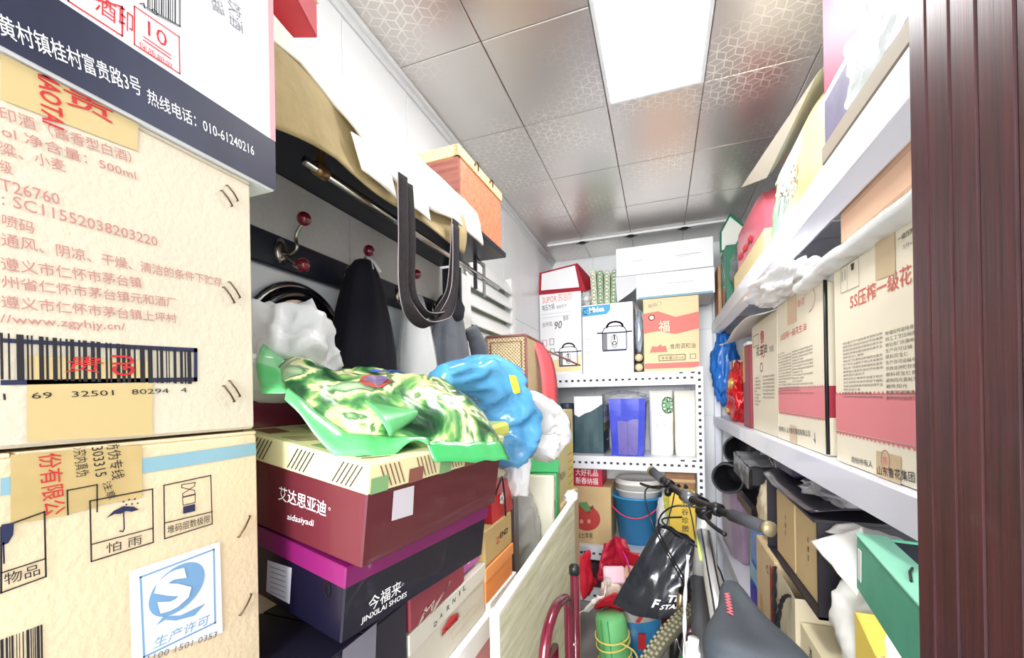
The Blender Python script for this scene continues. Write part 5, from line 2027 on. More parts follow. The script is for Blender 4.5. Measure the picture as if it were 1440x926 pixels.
pkp = thing('soft_pack', 'coral pink ribbed pack on the cream yellow tray carton', 'pack', T(.435, 2.04, ZT + .1005))
m = MB()
rings = []
for i in range(9):
    v = i / 8
    ring = []
    for j in range(32):
        a = 2 * math.pi * j / 32
        c, s = math.cos(a), math.sin(a)
        k = 1 + .04 * nz(c * 3, s * 3, v * 5) - .05 * (v > .85) + .012 * math.sin(s * 24)
        ring.append((.075 * math.copysign(abs(c) ** .4, c) * k, .31 * math.copysign(abs(s) ** .35, s) * k, .17 * v * (1 + .10 * s)))
    rings.append(ring)
m.loft(rings)
m.build('body', mat('coral_pink', (228, 104, 124), .4, bump=.4, bscale=22, var=.08, coat=.2), pkp)
m = MB()
for i in range(3):
    m.box((-.084, -.12 + i * .11, .03), (-.078, -.07 + i * .11, .055), b=.002)
m.build('printed_marks', ink_red, pkp)
tag(crumple('plastic_bag', film('smoke_film', (110, 118, 122), .6, .15, .8, 20), (.42, 2.44, .645 + H), (.06, .09, .13), 81, .35, 40, 26, 2.2), 'smoky clear bag with dark contents beside the coral pink pack', 'plastic bag')
gdk = mat('green_card', (34, 112, 84), .45, var=.05)
gc = carton('box', 'deep green box with red emblem standing at the far end of the top shelf', 'box', T(.415, 2.66, ZT), (.13, .20, .33), gdk, flaps=False)
P = Print(gc, (.13, .20, .33), '-x')
P.ell(.10, .07, .045, .05, mat('ink_emblem', (206, 96, 96), .6))
P.ring(.10, .07, .05, .055, .004, ink_white)
P.line([(.03, .30), (.16, .16)], .006, ink_white)
P.line([(.03, .24), (.10, .16)], .006, ink_white)
P.done()
P = Print(gc, (.13, .20, .33), '-y')
P.text('礼', (.03, .20), (.10, .20), .07, ink_white)
P.done()
gf = thing('folder', 'white card with green border standing tilted above the deep green box', 'card', T(.40, 2.66, ZT + .331, ry=.05, rz=-.6))
m = MB()
m.prism([(-.075, 0, .0), (.01, 0, -.0), (.075, 0, .10), (-.02, 0, .215), (-.08, 0, .12)], (0, .006, 0))
m.build('card', gdk, gf)
m = MB()
m.prism([(-.062, -.001, .012), (.006, -.001, .012), (.062, -.001, .10), (-.02, -.001, .19), (-.066, -.001, .115)], (0, -.002, 0))
m.build('white_face', mat('card_white', (226, 232, 224), .55), gf)
tn = carton('box', 'narrow tan and dark upright box beside the white cartons at the back', 'box', T(.365, 2.93, ZT), (.045, .18, .30), mat('tan_narrow', (190, 150, 110), .6, var=.2, vscale=15), flaps=False)

# ---- below the middle shelf
ZL = -.9045
# white lamp-like tube rail stays with the shelf; goods from the far end forwards
purple = mat('mauve_cloth', (150, 128, 156), .75, bump=.5, bscale=24, var=.08, sheen=.3)
pc = thing('cloth_bag', 'mauve cloth bag standing at the far end of the low right shelf', 'bag', T(0, 0, 0))
rings = []
for i in range(15):
    v = i / 14
    ring = []
    for j in range(40):
        a = 2 * math.pi * j / 40
        c, s = math.cos(a), math.sin(a)
        k = 1 + .05 * nz(c * 2, s * 2, v * 4) + .03 * math.sin(a * 9 + v * 2)
        ring.append((.455 + .10 * math.copysign(abs(c) ** .6, c) * k, 2.78 + .30 * math.copysign(abs(s) ** .6, s) * k * (1 - .15 * v), ZL + .395 * v))
    rings.append(ring)
MB().loft(rings).build('body', purple, pc)
rub = mat('black_rubber', (30, 30, 36), .5, bump=.1, bscale=30)
rub_i = mat('rubber_lining', (58, 58, 66), .8)


def boot(label, M):
    t = thing('rubber_boot', label, 'boot', M, 'rubber boots under the middle shelf')
    m = MB()
    prof = [(.0, .066), (.04, .068), (.12, .062), (.22, .056), (.28, .060)]
    rings = []
    for y, r in prof:
        rings.append([(r * math.cos(2 * math.pi * j / 28), y, r * 1.05 * math.sin(2 * math.pi * j / 28) + .006 * math.sin(j) * (y < .05)) for j in range(28)])
    for z, y0, y1, w in ((-.02, .22, .33, .052), (-.08, .22, .32, .05), (-.15, .215, .31, .05), (-.20, .22, .30, .042)):
        pass
    m.loft(rings, cap0=False, cap1=True)
    m.build('shaft', rub, t, solid=.005)
    ft = MB()
    ft.loft([[(.052 * s_ * math.cos(2 * math.pi * j / 24), .31 + .045 * s_ * math.sin(2 * math.pi * j / 24), z) for j in range(24)] for z, s_ in ((.05, .7), (.03, 1), (-.06, 1), (-.14, 1.0), (-.18, .85), (-.20, .45))])
    ft.build('foot', rub, t)
    ru = MB()
    ru.tube([(.068 * math.cos(2 * math.pi * j / 28), -.002, .0714 * math.sin(2 * math.pi * j / 28)) for j in range(28)], .005, 6, closed=True)
    ru.build('rim', rub_i, t)
    return t


boot('black rubber boot lying with its open shaft outward, farther of the pair', T(.365, 2.37, -.288, rz=-.36, ry=.2))
boot('black rubber boot lying lower with its shaft towards the bicycle, nearer of the pair', T(.300, 2.27, -.415, rz=-.36, ry=-.3))
dkb = thing('black_box', 'black box sealed in clear plastic lying beside the rubber boots', 'box', T(.40, 2.02, -.36, rx=.05))
MB().box((-.075, -.17, 0), (.13, .14, .075), b=.008).build('body', mat('matt_black', (22, 22, 28), .6), dkb)
MB().sheet(lambda u, v: (-.082 + .0 * u + .22 * v, -.19 + .35 * u + .008 * nz(u * 5, v * 5, 1), .084 + .012 * nz(u * 6, v * 6, 3)), 14, 10).build('film', film('clear_film_e', (226, 230, 232), .35, .1, .8, 24), dkb)
MB().sheet(lambda u, v: (-.084 - .008 * abs(nz(u * 6, v * 4, 5)), -.19 + .35 * u, .086 * v - .004), 14, 6).build('film', film('clear_film_e', (226, 230, 232), .35, .1, .8, 24), dkb)
drd = thing('dark_case', 'flat dark case with a small red mark below the rubber boots', 'case', T(.45, 2.28, -.57))
MB().box((-.08, -.20, 0), (.10, .19, .07), b=.015).build('body', mat('dark_maroon_case', (34, 26, 34), .45), drd)
MB().box((-.0825, .10, .04), (-.0795, .13, .055), b=.001).build('red_mark', ink_red, drd)
tag(crumple('plastic_bag', film('kraft_film', (196, 184, 158), .9, .2, .9, 22), (.395, 1.80, -.44 + H), (.05, .085, .11), 91, .35, 44, 28, 1.6), 'crinkled brown and silver bag between black carton and boots', 'plastic bag')
gb2 = carton('box', 'sage green narrow box standing behind the bright blue bag', 'box', T(.44, 2.17, ZL), (.12, .09, .36), mat('sage_card', (126, 166, 130), .5, var=.06), flaps=False)
blb = thing('paper_bag', 'bright blue paper bag with gold mark behind the kraft red-edged carton', 'bag', T(.43, 1.945, ZL))
MB().loft([[(sx * .075 + .006 * nz(z * 9, sx, 0), sy * .09 * (1 - .05 * sx), z) for sx, sy in ((-1, -1), (-1, 0), (-1, 1), (1, 1), (1, 0), (1, -1))] for z in (0, .12, .24, .365)], smooth=False).build('body', mat('bright_blue', (40, 120, 214), .4, bump=.4, bscale=16, coat=.2), blb)
MB().loft([[(sx * .078, sy * .093, z) for sx, sy in ((-1, -1), (-1, 1), (1, 1), (1, -1))] for z in (.12, .19)], cap0=False, cap1=False, smooth=False).build('pale_band', mat('pale_blue', (150, 190, 220), .4, bump=.3, bscale=18), blb)
MB().loft([[(sx * .079, sy * .094, z) for sx, sy in ((-1, -1), (-1, 1), (1, 1), (1, -1))] for z in (.0, .10)], cap0=False, cap1=False, smooth=False).build('violet_band', mat('violet_blue', (70, 56, 190), .4), blb)
kre = carton('carton', 'upright kraft carton with a wine red edge beside the bicycle saddle', 'carton', T(.42, 1.705, ZL), (.16, .275, .355), mat('kraft_pale', (214, 190, 150), .7, var=.05), flaps=True)
P = Print(kre, (.16, .275, .355), '-x')
P.rect(.215, .0, .262, .32, mat('ink_wine', (164, 52, 62), .6))
P.poly([(.05, .05), (.12, .04), (.10, .14), (.06, .16)], mat('ink_tan', (196, 160, 100), .6))
P.ring(.18, .29, .012, .012, .003, ink_red)
P.done()
kb = gift_bag('paper_bag', 'kraft paper bag with twisted black rope handle below the black carton', T(.44, 1.46, ZL), (.20, .23, .335), mat('kraft_bag', (206, 196, 170), .7, var=.04), 1.0)
rope = mat('black_rope', (24, 24, 28), .8)
hp = smooth([Vector((-.104, .085, .345)), Vector((-.108, .075, .25)), Vector((-.112, .055, .17)), Vector((-.114, .04, .13)), Vector((-.115, .022, .16)), Vector((-.112, -.005, .25)), Vector((-.108, -.035, .30)), Vector((-.104, -.075, .325))], 8)
for ph in (0, math.pi):
    tw = []
    for i, p in enumerate(hp):
        tw.append(p + Vector((math.cos(i * .9 + ph), math.sin(i * .9 + ph), 0)) * .0032)
    MB().tube(tw, .004, 6).build('rope_handle', rope, kb)
P = Print(kb, (.20, .23, .335), '-x', off=.010)
for i, ch in enumerate('中国传统文化'):
    P.text(ch, (.17, .20 - i * .03), (.185, .20 - i * .03), .014, ink_black)
P.rect(.155, .04, .157, .21, ink_grey)
P.done()
bc = carton('carton', 'cream carton with lettering low on the right, its bare lid facing up', 'carton', T(.455, 1.15, ZL), (.21, .38, .275), mat('cream_lid_board', (224, 212, 178), .65, var=.02), flaps=False)
P = Print(bc, (.21, .38, .275), '-x')
for i, ch in enumerate('酒业'):
    P.text(ch, (.07, .22 - i * .05), (.095, .22 - i * .05), .03, ink_black)
P.text('珍品', (.13, .19), (.155, .17), .02, ink_black)
P.done()
# black carton lying open with two beige boxes inside
bkc = mat('black_board', (30, 26, 36), .5, coat=.1)
bt = thing('open_carton', 'black carton lying open on its side holding two beige boxes', 'carton', T(0, 0, 0))
zb, zt = -.553, -.318
MB().box((.352, 1.20, zb), (.62, 1.72, zb + .008), b=.001).build('bottom_panel', bkc, bt)
MB().box((.352, 1.20, zb), (.62, 1.208, zt), b=.001).build('side_panel', bkc, bt)
MB().box((.352, 1.705, zb + .008), (.62, 1.713, zt + .02), b=.001).build('side_panel', bkc, bt)
MB().box((.60, 1.208, zb + .008), (.608, 1.705, zt), b=.001).build('back_panel', bkc, bt)
m = MB()
m.prism([(.345, 1.20, zt), (.345, 1.72, zt + .018), (.62, 1.72, zt + .018), (.62, 1.20, zt)], (0, 0, .008))
m.build('top_panel', bkc, bt)
m = MB()
m.sheet(lambda u, v: (.345 - .015 * math.sin(u * 3) * (1 - v) + .28 * v, 1.22 + .50 * u, zt + .020 + .012 * u + .045 * math.sin(v * 2.6) * (.4 + .6 * u) + .01 * nz(u * 4, v * 4, 1)), 20, 12)
m.build('loose_flap', mat('black_film', (38, 36, 44), .3, coat=.3, bump=.3, bscale=14), bt, solid=.003)
beige = mat('beige_card', (212, 186, 138), .55, var=.02)
for (ya, yb_, lab) in ((1.232, 1.445, 'beige box with small dark letters inside the black carton, nearer of two'), (1.455, 1.66, 'beige box with small dark letters inside the black carton, farther of two')):
    S = (.22, yb_ - ya, zt - zb - .022)
    o = carton('box', lab, 'box', T(.37 + .11, (ya + yb_) / 2, zb + .0085), S, beige, 'beige boxes inside the black carton', flaps=False)
    P = Print(o, S, '-x')
    for i, ch in enumerate('珍藏版'):
        P.text(ch, (S[1] * .5, .135 - i * .024), (S[1] * .5 + .012, .135 - i * .024), .016, ink_black, bold=.02)
    P.line([(S[1] * .46, .125), (S[1] * .46, .065)], .001, brown_ink)
    P.done()
vt = thing('purple_box', 'dark purple box with a curled strap lying on the black open carton', 'box', T(.43, 1.60, -.255))
MB().box((-.06, -.13, -.004), (.12, .09, .036), b=.006).build('body', mat('deep_purple', (58, 46, 78), .45), vt)
MB().tube(smooth([(-.062, .085, .0), (-.072, .095, .025), (-.07, .05, .03), (-.066, .03, .0)], 5), .002, 6).build('strap', ink_grey, vt)
tag(crumple('plastic_bag', film('grey_crinkle', (150, 150, 158), .85, .15, .9, 22), (.47, 1.33, -.262 + H), (.10, .15, .036), 95, .35, 50, 22, 2.2), 'grey crinkled plastic lying on the black open carton under the shelf', 'plastic bag')
# white paper bag over the cream carton
wpb = thing('paper_bag', 'loose white paper bag slumped on the cream carton', 'bag', T(0, 0, 0))


def wsheet(u, v):
    a = onx(1140, 762, .335).lerp(onx(1212, 742, .40), u)
    b_ = onx(1205, 838, .335).lerp(onx(1232, 800, .40), u)
    p = a.lerp(b_, v)
    return p + Vector((-.012 * math.sin(u * 3) * math.sin(v * 3) + .004 * nz(u * 5, v * 5, 1), 0, 0))


MB().sheet(wsheet, 18, 18).build('front_sheet', paper, wpb, solid=.0015)
crumple('body', mat('tissue_white', (238, 238, 234), .6, bump=.3, bscale=16), (.43, 1.07, -.50), (.085, .10, .13), 97, .25, 44, 28, 2.0, wpb)
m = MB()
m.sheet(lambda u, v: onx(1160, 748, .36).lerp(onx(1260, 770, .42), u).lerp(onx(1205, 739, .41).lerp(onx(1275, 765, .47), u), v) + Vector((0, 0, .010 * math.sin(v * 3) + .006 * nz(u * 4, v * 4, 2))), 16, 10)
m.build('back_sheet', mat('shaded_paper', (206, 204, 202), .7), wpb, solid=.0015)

# yellow bag with the green box in it
yb2 = thing('paper_bag', 'yellow paper bag with cream rope handle holding the green box', 'bag', T(.43, .80, -.68))
yel2 = mat('yellow_paper', (236, 208, 96), .55)
YB = MB()
YB.prism([(-.085, -.16, 0), (-.085, .165, 0), (-.085, .175, .255), (-.085, -.16, .10)], (.003, 0, 0))
YB.prism([(.09, -.16, 0), (.09, .165, 0), (.09, .175, .255), (.09, -.16, .22)], (.003, 0, 0))
YB.prism([(-.085, .165, 0), (.09, .165, 0), (.09, .175, .255), (-.085, .175, .255)], (0, .003, 0))
YB.box((-.085, -.16, 0), (.09, .165, .003), b=.0005)
YB.build('body', yel2, yb2)
cord_c = mat('cream_rope', (232, 212, 160), .8)
hp = smooth([Vector((-.09, .06, .235)), Vector((-.10, .055, .16)), Vector((-.102, .045, .08)), Vector((-.10, .03, .0))], 10)
for ph in (0, math.pi):
    MB().tube([p + Vector((math.cos(i * .8 + ph), math.sin(i * .8 + ph), 0)) * .003 for i, p in enumerate(hp)], .004, 6).build('rope_handle', cord_c, yb2)
gbx = thing('gift_box', 'teal green box with a white sticker leaning in the yellow bag', 'gift box', T(.375, .985, -.30) @ Euler((0, 0, 0)).to_matrix().to_4x4())
# box axes: long side runs towards the camera and down
A = Vector((0, 0, 0))
far_t = onx(1205, 752, .345)
far_b = onx(1202, 822, .345)
near_t = onx(1290, 848, .30)
dirL = (near_t - far_t).normalized()
upv = (far_t - far_b).normalized()
out = dirL.cross(upv).normalized()
if out.x > 0:
    out = -out
upv = out.cross(dirL).normalized()
if upv.z < 0:
    upv = -upv
Mx = Matrix((dirL, -out, upv)).transposed().to_4x4()
gbx.matrix_basis = Matrix.Translation(far_t + Vector((0, 0, H))) @ Mx
hgt = (far_t - far_b).length
tg = mat('teal_green', (82, 168, 136), .5, var=.10, vscale=14, bump=.1)
tgl = mat('mint_edge', (150, 222, 190), .45, bump=.3, bscale=300)
G = MB()
G.box((0, 0, -hgt), (.36, .004, 0), b=.0012)
G.box((0, .165, -hgt), (.36, .169, 0), b=.0012)
G.box((0, .004, -hgt), (.004, .165, 0), b=.001)
G.box((.356, .004, -hgt), (.36, .165, 0), b=.001)
G.box((0.004, .004, -hgt), (.356, .165, -hgt + .004), b=.001)
G.build('body', tg, gbx)
MB().box((-.002, -.0025, -.001), (.362, .045, .003), b=.0012).build('lid_edge', tgl, gbx)
MB().box((.006, .046, -.012), (.354, .162, -.004), b=.002).build('dark_liner', mat('dark_liner', (44, 50, 62), .8, bump=.5, bscale=60, stretch=(1, 8, 1)), gbx)
MB().box((.012, -.0012, -hgt * .78), (.034, 0, -hgt * .22), b=.0003).build('sticker', sw, gbx)
MB().tube([(.175, .03, .005), (.20, .02, .006), (.235, .012, .005)], .0018, 6).build('ribbon_tie', blk, gbx)
ub2 = carton('carton', 'plain carton carrying the yellow bag at the near end of the low shelf', 'carton', T(.46, .80, ZL), (.21, .33, .222), kraft, flaps=False)
# ================================================================ aisle: bicycle, bags and bucket
tyre_m = mat('tyre_rubber', (74, 72, 58), .8, bump=.2, bscale=60)
tread_m = mat('tyre_tread', (128, 124, 98), .8)
alu2 = mat('brushed_silver', (206, 208, 208), .28, metal=.55)
blackm = mat('satin_black', (22, 22, 26), .35, metal=.3)
sad_m = mat('saddle_leatherette', (62, 70, 78), .55, bump=.12, bscale=160, var=.10, vscale=14)
lime = mat('lime_paint', (206, 226, 96), .35)
LEAN = math.radians(4)
bike = thing('bicycle', 'silver and black mountain bicycle leaning in the aisle with turned handlebar', 'bicycle', T(.060, 0, -1.35, ry=LEAN))
# steering axis (bike frame, z from the floor); the wheel is turned further than the bar
AX0, AX1 = Vector((0, 1.48, .955)), Vector((0, 1.552, .675))
AXN = (AX0 - AX1).normalized()


def Ms(p):
    """turn a point of the steered parts"""
    p = Vector(p)
    if p.z > .85:
        p += Vector((0, .038, .032))
        return Matrix.Translation(AX0) @ Matrix.Rotation(math.radians(114), 4, 'Z') @ Matrix.Translation(-AX0) @ p
    return Matrix.Translation(AX0) @ Matrix.Rotation(math.radians(143), 4, AXN) @ Matrix.Translation(-AX0) @ p


def stube(pts, r, name, m, parent=None, n=10, sm=0, flat=None):
    p = [Ms(q) for q in pts]
    return MB().tube(smooth(p, sm) if sm else p, r, n, flat=flat).build(name, m, parent or bike)


MB().tube([AX0, AX1], .021, 16).build('head_tube', alu2, bike)
h = MB()
h.tube([AX0 + Vector((0, -.003, .012)), AX0], .022, 16)
h.tube([AX0 + Vector((0, -.012, .048)), AX0 + Vector((0, -.003, .012))], .017, 16)
h.build('headset_spacers', blackm, bike)
stube([(0, 1.44, .962), (0, 1.475, .98), (0, 1.50, .985)], .018, 'stem', blackm, n=14)
BAR = [(-.34, 1.476, 1.0), (-.2, 1.49, .992), (-.06, 1.50, .985), (.06, 1.50, .985), (.2, 1.49, .992), (.34, 1.476, 1.0)]
stube(BAR, .0115, 'handlebar', blackm, sm=6, n=12)
stube([(-.025, 1.50, .985), (.025, 1.50, .985)], .021, 'bar_clamp', mat('clamp_grey', (120, 122, 124), .3, metal=.7), n=12)
grip = mat('grip_grey', (62, 64, 70), .7, bump=.6, bscale=300)
for s in (-1, 1):
    stube([(s * .345, 1.4755, 1.0005), (s * .215, 1.489, .9935)], .0165, 'grip', grip, n=14)
    stube([(s * .349, 1.475, 1.0008), (s * .334, 1.477, .9998)], .0185, 'grip_collar', mat('worn_bronze', (150, 138, 108), .5, metal=.5), n=14)
    stube([(s * .165, 1.493, .991), (s * .14, 1.495, .990)], .019, 'lever_clamp', blackm, n=12)
    stube([(s * .15, 1.50, .988), (s * .165, 1.535, .975), (s * .22, 1.548, .968), (s * .28, 1.545, .962)], .0055, 'brake_lever', blackm, sm=4, n=8)
    stube([(s * .12, 1.49, .985), (s * .115, 1.515, .975), (s * .10, 1.52, .97)], .012, 'shifter', blackm, n=10)
    stube([(s * .14, 1.505, .985), (s * .10, 1.60, .98), (s * .02, 1.60, .88), (s * .012, 1.60, .74), (s * .02, 1.60, .66)], .0028, 'cable', blackm, sm=6, n=6)
MB().tube(smooth([Ms((-.10, 1.57, .95)), Ms((.0, 1.58, .9)), Vector((.03, 1.40, .84)), Vector((.035, 1.1, .80))], 6), .0028, 6).build('cable', blackm, bike)
# frame tubes
SEAT = Vector((0, .80, .845))
TT0, TT1 = Vector((0, 1.47, .90)), Vector((0, .80, .79))
MB().tube([TT0, TT0.lerp(TT1, .3), TT1], [.022, .020, .018], 16).build('top_tube', alu2, bike)
for xx in (-.010, .010):
    MB().tube([TT0 + Vector((xx, -.02, .0205)), TT0.lerp(TT1, .3) + Vector((xx, 0, .0185)), TT1 + Vector((xx, .02, .0165))], .0022, 6).build('black_stripe', blackm, bike)
for xx in (-.0225,):
    MB().tube([TT0 + Vector((xx, -.02, .004)), TT0.lerp(TT1, .25) + Vector((xx + .002, 0, .004))], .004, 6).build('lime_stripe', lime, bike)
MB().tube([Vector((0, 1.53, .73)), Vector((0, 1.25, .52)), Vector((0, .92, .30))], [.026, .028, .026], 14).build('down_tube', mat('frame_grey', (92, 94, 100), .35, metal=.4), bike)
MB().tube([Vector((0, .92, .30)), SEAT - Vector((0, 0, .05))], .017, 14).build('seat_tube', alu2, bike)
MB().tube([SEAT - Vector((0, 0, .06)), Vector((0, .78, .925))], .0135, 14).build('seat_post', blackm, bike)
bh = MB()
bh.box((-.05, 1.255, .60), (-.012, 1.31, .635), b=.006)
bh.tube([(-.03, 1.28, .63), (-.03, 1.28, .66)], .015, 12)
bh.build('white_mount', gloss_white, bike)
lk = MB()
pts = smooth([Vector((-.045, 1.43, .84)), Vector((-.05, 1.38, .7)), Vector((-.045, 1.30, .55)), Vector((-.04, 1.24, .45))], 8)
for ph in (0, math.pi):
    lk.tube([p + Vector((math.cos(i * .9 + ph), math.sin(i * .9 + ph), 0)) * .003 for i, p in enumerate(pts)], .0036, 6)
lk.build('cable_lock', mat('silver_cord', (196, 196, 204), .4), bike)
# saddle: nose to the front, broad tail to the rear
rings = []
prof = [(.955, .006, -.012), (.945, .018, -.004), (.92, .024, 0), (.87, .030, .001), (.82, .042, .0), (.77, .060, .003), (.72, .074, .008), (.68, .074, .010), (.655, .055, .004), (.648, .02, -.006)]
for y, w, dz in prof:
    ring = []
    for j in range(28):
        a = 2 * math.pi * j / 28
        c, s = math.cos(a), math.sin(a)
        z = dz + (.024 * max(0, s) ** .8 if s > 0 else -.034 * (-s) ** .5)
        z -= .010 * math.exp(-(c * w / .012) ** 2) * (s > .3) * (1 if .68 < y < .92 else 0)
        ring.append((w * math.copysign(abs(c) ** .8, c), y, .955 + z))
    rings.append(ring)
sd = MB().loft(rings).build('saddle', sad_m, bike, sub=1)
sq = MB()
sq.tube(smooth([(-.018 - .006 * i / 14 + .004 * (-1) ** i, .865 - .006 * i, .9795 + .001 * i / 14) for i in range(15)], 3), .0018, 6, flat=(.5, 1))
sq.build('red_script', mat('ink_saddle_red', (206, 96, 106), .5), sd)
rl_ = MB()
for s in (-1, 1):
    rl_.tube(smooth([(s * .012, .93, .935), (s * .022, .86, .918), (s * .022, .75, .918), (s * .035, .69, .94)], 4), .0035, 6)
rl_.build('saddle_rails', chrome, bike)


def wheel(c, dirv, parent, steer):
    """wheel with tyre, rim, spokes, hub; dirv = rolling direction"""
    R_ = .325
    f = (lambda p: Ms(p)) if steer else (lambda p: Vector(p))

    def pt(r, a, x):
        return f((c[0] + x, c[1] + r * math.cos(a), c[2] + r * math.sin(a)))
    m = MB()
    N = 72
    m.tube([pt(R_ - .025, 2 * math.pi * i / N, 0) for i in range(N)], .025, 14, closed=True)
    ty = m.build('tyre', tyre_m, parent)
    k = MB()
    for i in range(110):
        a0 = 2 * math.pi * i / 110
        for x in (-.0165, -.0055, .0055, .0165):
            d = math.sqrt(max(0, .025 ** 2 - x * x))
            r0 = R_ - .025 + d - .001
            ao = a0 + (.028 if abs(x) < .01 else 0)
            q = [pt(r0 + e, ao + da, x + dx) for e in (0, .003) for da, dx in ((0, -.0042), (.03, -.0042), (.03, .0042), (0, .0042))]
            k.add(q, [(3, 2, 1, 0), (4, 5, 6, 7), (0, 1, 5, 4), (1, 2, 6, 5), (2, 3, 7, 6), (3, 0, 4, 7)])
    k.fix = False
    ko = k.build('tread_blocks', tread_m, ty)
    ko['kind'] = 'stuff'
    m = MB()
    m.tube([pt(R_ - .058, 2 * math.pi * i / N, 0) for i in range(N)], .011, 8, closed=True, flat=(.9, .9))
    m.build('rim', blackm, parent)
    for i in range(28):
        a = 2 * math.pi * i / 28
        s = -1 if i % 2 else 1
        b_ = a + (.5 if (i // 2) % 2 else -.5)
        MB().tube([pt(.022, b_, s * .028), pt(R_ - .066, a, 0)], .0011, 4).build('spoke', chrome, parent)
    MB().tube([f((c[0] - .045, c[1], c[2])), f((c[0] - .03, c[1], c[2])), f((c[0] + .03, c[1], c[2])), f((c[0] + .045, c[1], c[2]))], [.010, .022, .022, .010], 14).build('hub', blackm, parent)


FA = (0, 1.685, .327)
wheel(FA, None, bike, True)
stube([(-.048, 1.575, .668), (.048, 1.575, .668)], .016, 'fork_crown', blackm, n=12)
for s in (-1, 1):
    stube([(s * .046, 1.575, .67), (s * .046, 1.625, .50)], .0135, 'fork_leg', mat('fork_bronze', (130, 112, 88), .35, metal=.6), n=12)
    stube([(s * .046, 1.62, .52), (s * .046, 1.685, .327)], .018, 'fork_slider', blackm, n=12)
wheel((0, .50, .327), None, bike, False)
for s in (-1, 1):
    MB().tube([(s * .012, .93, .30), (s * .055, .50, .327)], .010, 8).build('chain_stay', alu2, bike)
    MB().tube([(s * .010, .80, .77), (s * .055, .50, .327)], .009, 8).build('seat_stay', alu2, bike)
ck = MB()
ck.lathe([(.07, -.002), (.074, 0), (.07, .002)], 28, M=L(.05, .92, .30, ry=math.pi / 2))
ck.build('chainring', blackm, bike)
for s in (-1, 1):
    MB().tube([(s * .06, .92, .30), (s * .075, .92 + s * .02, .30 - s * .165)], .009, 8).build('crank', blackm, bike)
    MB().box((s * .08 - .03, .92 + s * .02 - .04, .29 - s * .165), (s * .08 + .03, .92 + s * .02 + .04, .31 - s * .165), b=.004).build('pedal', blackm, bike)

# black plastic bag hung on the handlebar
bbm = mat('black_glossy_film', (34, 36, 44), .26, bump=.8, bscale=14, coat=.5)
hb = thing('plastic_bag', 'glossy black carrier bag with white letters hanging from the bicycle handlebar', 'plastic bag', T(0, 0, 0))
Yb = 1.66
tl, tr = ony(926, 736, Yb + .05), ony(1003, 778, Yb - .03)
bl, br = ony(862, 848, Yb - .02), ony(962, 862, Yb - .07)
bm_ = ony(915, 868, Yb - .1)


def bag_fn(side):
    def fn(u, v):
        p = tl.lerp(tr, u).lerp(bl.lerp(br, u) + (Vector((0, 0, -.03)) * math.sin(math.pi * u)), v)
        th = .055 * (math.sin(math.pi * (.06 + .9 * v)) ** .6) * (math.sin(math.pi * (.02 + .96 * u)) ** .5)
        n_ = Vector((-.25, -1, -.2)).normalized()
        w = .008 * nz(u * 5, v * 6, 3) + .004 * nz(u * 14, v * 9, 7) + .006 * math.sin(u * 22 + v * 4) * (1 - v) ** 2
        return p + n_ * (side * th + w)
    return fn


m = MB()
m.sheet(bag_fn(1), 30, 30)
m.sheet(bag_fn(-1), 30, 30)
m.fix = False
m.build('body', bbm, hb)
top1, top2 = ony(951, 688, Yb + .04), ony(962, 690, Yb + .02)
for a, b_ in ((tl.lerp(tr, .12), top1), (tl.lerp(tr, .72), top2)):
    MB().tube(smooth([a + Vector((0, 0, -.02)), a.lerp(b_, .5) + Vector((.004, 0, 0)), b_ + Vector((0, .0, .012)), b_ + Vector((.012, .02, .004))], 5), .0065, 8, flat=(1, .4)).build('strap', bbm, hb)
lt = MB()
lt.fix = False
f1 = bag_fn(1)
for t_, u0, u1, v0, v1 in (('F', .50, .58, .68, .80), ('TL', .66, .86, .60, .70), ('STARE', .62, .96, .74, .82)):
    V_, F_ = textmesh(t_, 1, .03)
    x0, x1 = min(v[0] for v in V_), max(v[0] for v in V_)
    y1 = max(v[1] for v in V_)
    lt.add([f1(u0 + (u1 - u0) * (v[0] - x0) / (x1 - x0), v1 - (v1 - v0) * v[1] / y1 + .0) + Vector((-.001, -.003, -.0005)) for v in V_], F_)
lt.build('lettering', ink_white, hb)

# bucket of gift bags, with a green bundle before it
bk_ = thing('bucket', 'white paint bucket with blue label standing behind the green bundle', 'bucket', T(-.165, 2.28, -1.35))
m = MB()
m.lathe([(.125, 0), (.13, .005), (.148, .30), (.153, .302), (.153, .318), (.146, .319), (.140, .302), (.122, .012), (.0, .010)], 36)
m.build('body', mat('bucket_white', (226, 224, 214), .4), bk_)
m = MB()
m.lathe([(.1325, .03), (.1335, .03), (.1455, .225), (.1445, .225)], 36, cap0=False, cap1=False)
m.build('label', mat('label_blue', (52, 128, 180), .4, var=.1, vscale=18), bk_)
mk = MB()
mk.prism([(.03, -.152, .235), (.05, -.15, .235), (.08, -.145, .285), (.062, -.148, .285)], (0, -.002, 0))
mk.prism([(.04, -.146, .10), (.075, -.140, .10), (.078, -.144, .18), (.043, -.150, .18)], (0, -.002, 0))
mk.build('printed_mark', ink_red, bk_)
rc = mat('red_crepe', (206, 34, 56), .5, bump=.5, bscale=26, var=.08)
gg = thing('gift_bag', 'torn red and white gift bag with pink packets, stuffed in the paint bucket', 'bag', T(-.20, 2.24, -1.035) @ Matrix.Scale(1.3, 4))


def petals(x, y, z, w, h, rz, rx, seed):
    def fn(u, v):
        a = (u - .5) * w
        return L(x, y, z, rz=rz, rx=rx) @ Vector((a * (1 - .35 * v) + .01 * nz(u * 4, v * 4, seed), .03 * math.sin(u * 5 + seed) * v + .012 * nz(u * 6, v * 6, seed + 3), h * v * (1 - .25 * abs(u - .5))))
    m = MB()
    m.sheet(fn, 14, 12)
    return m


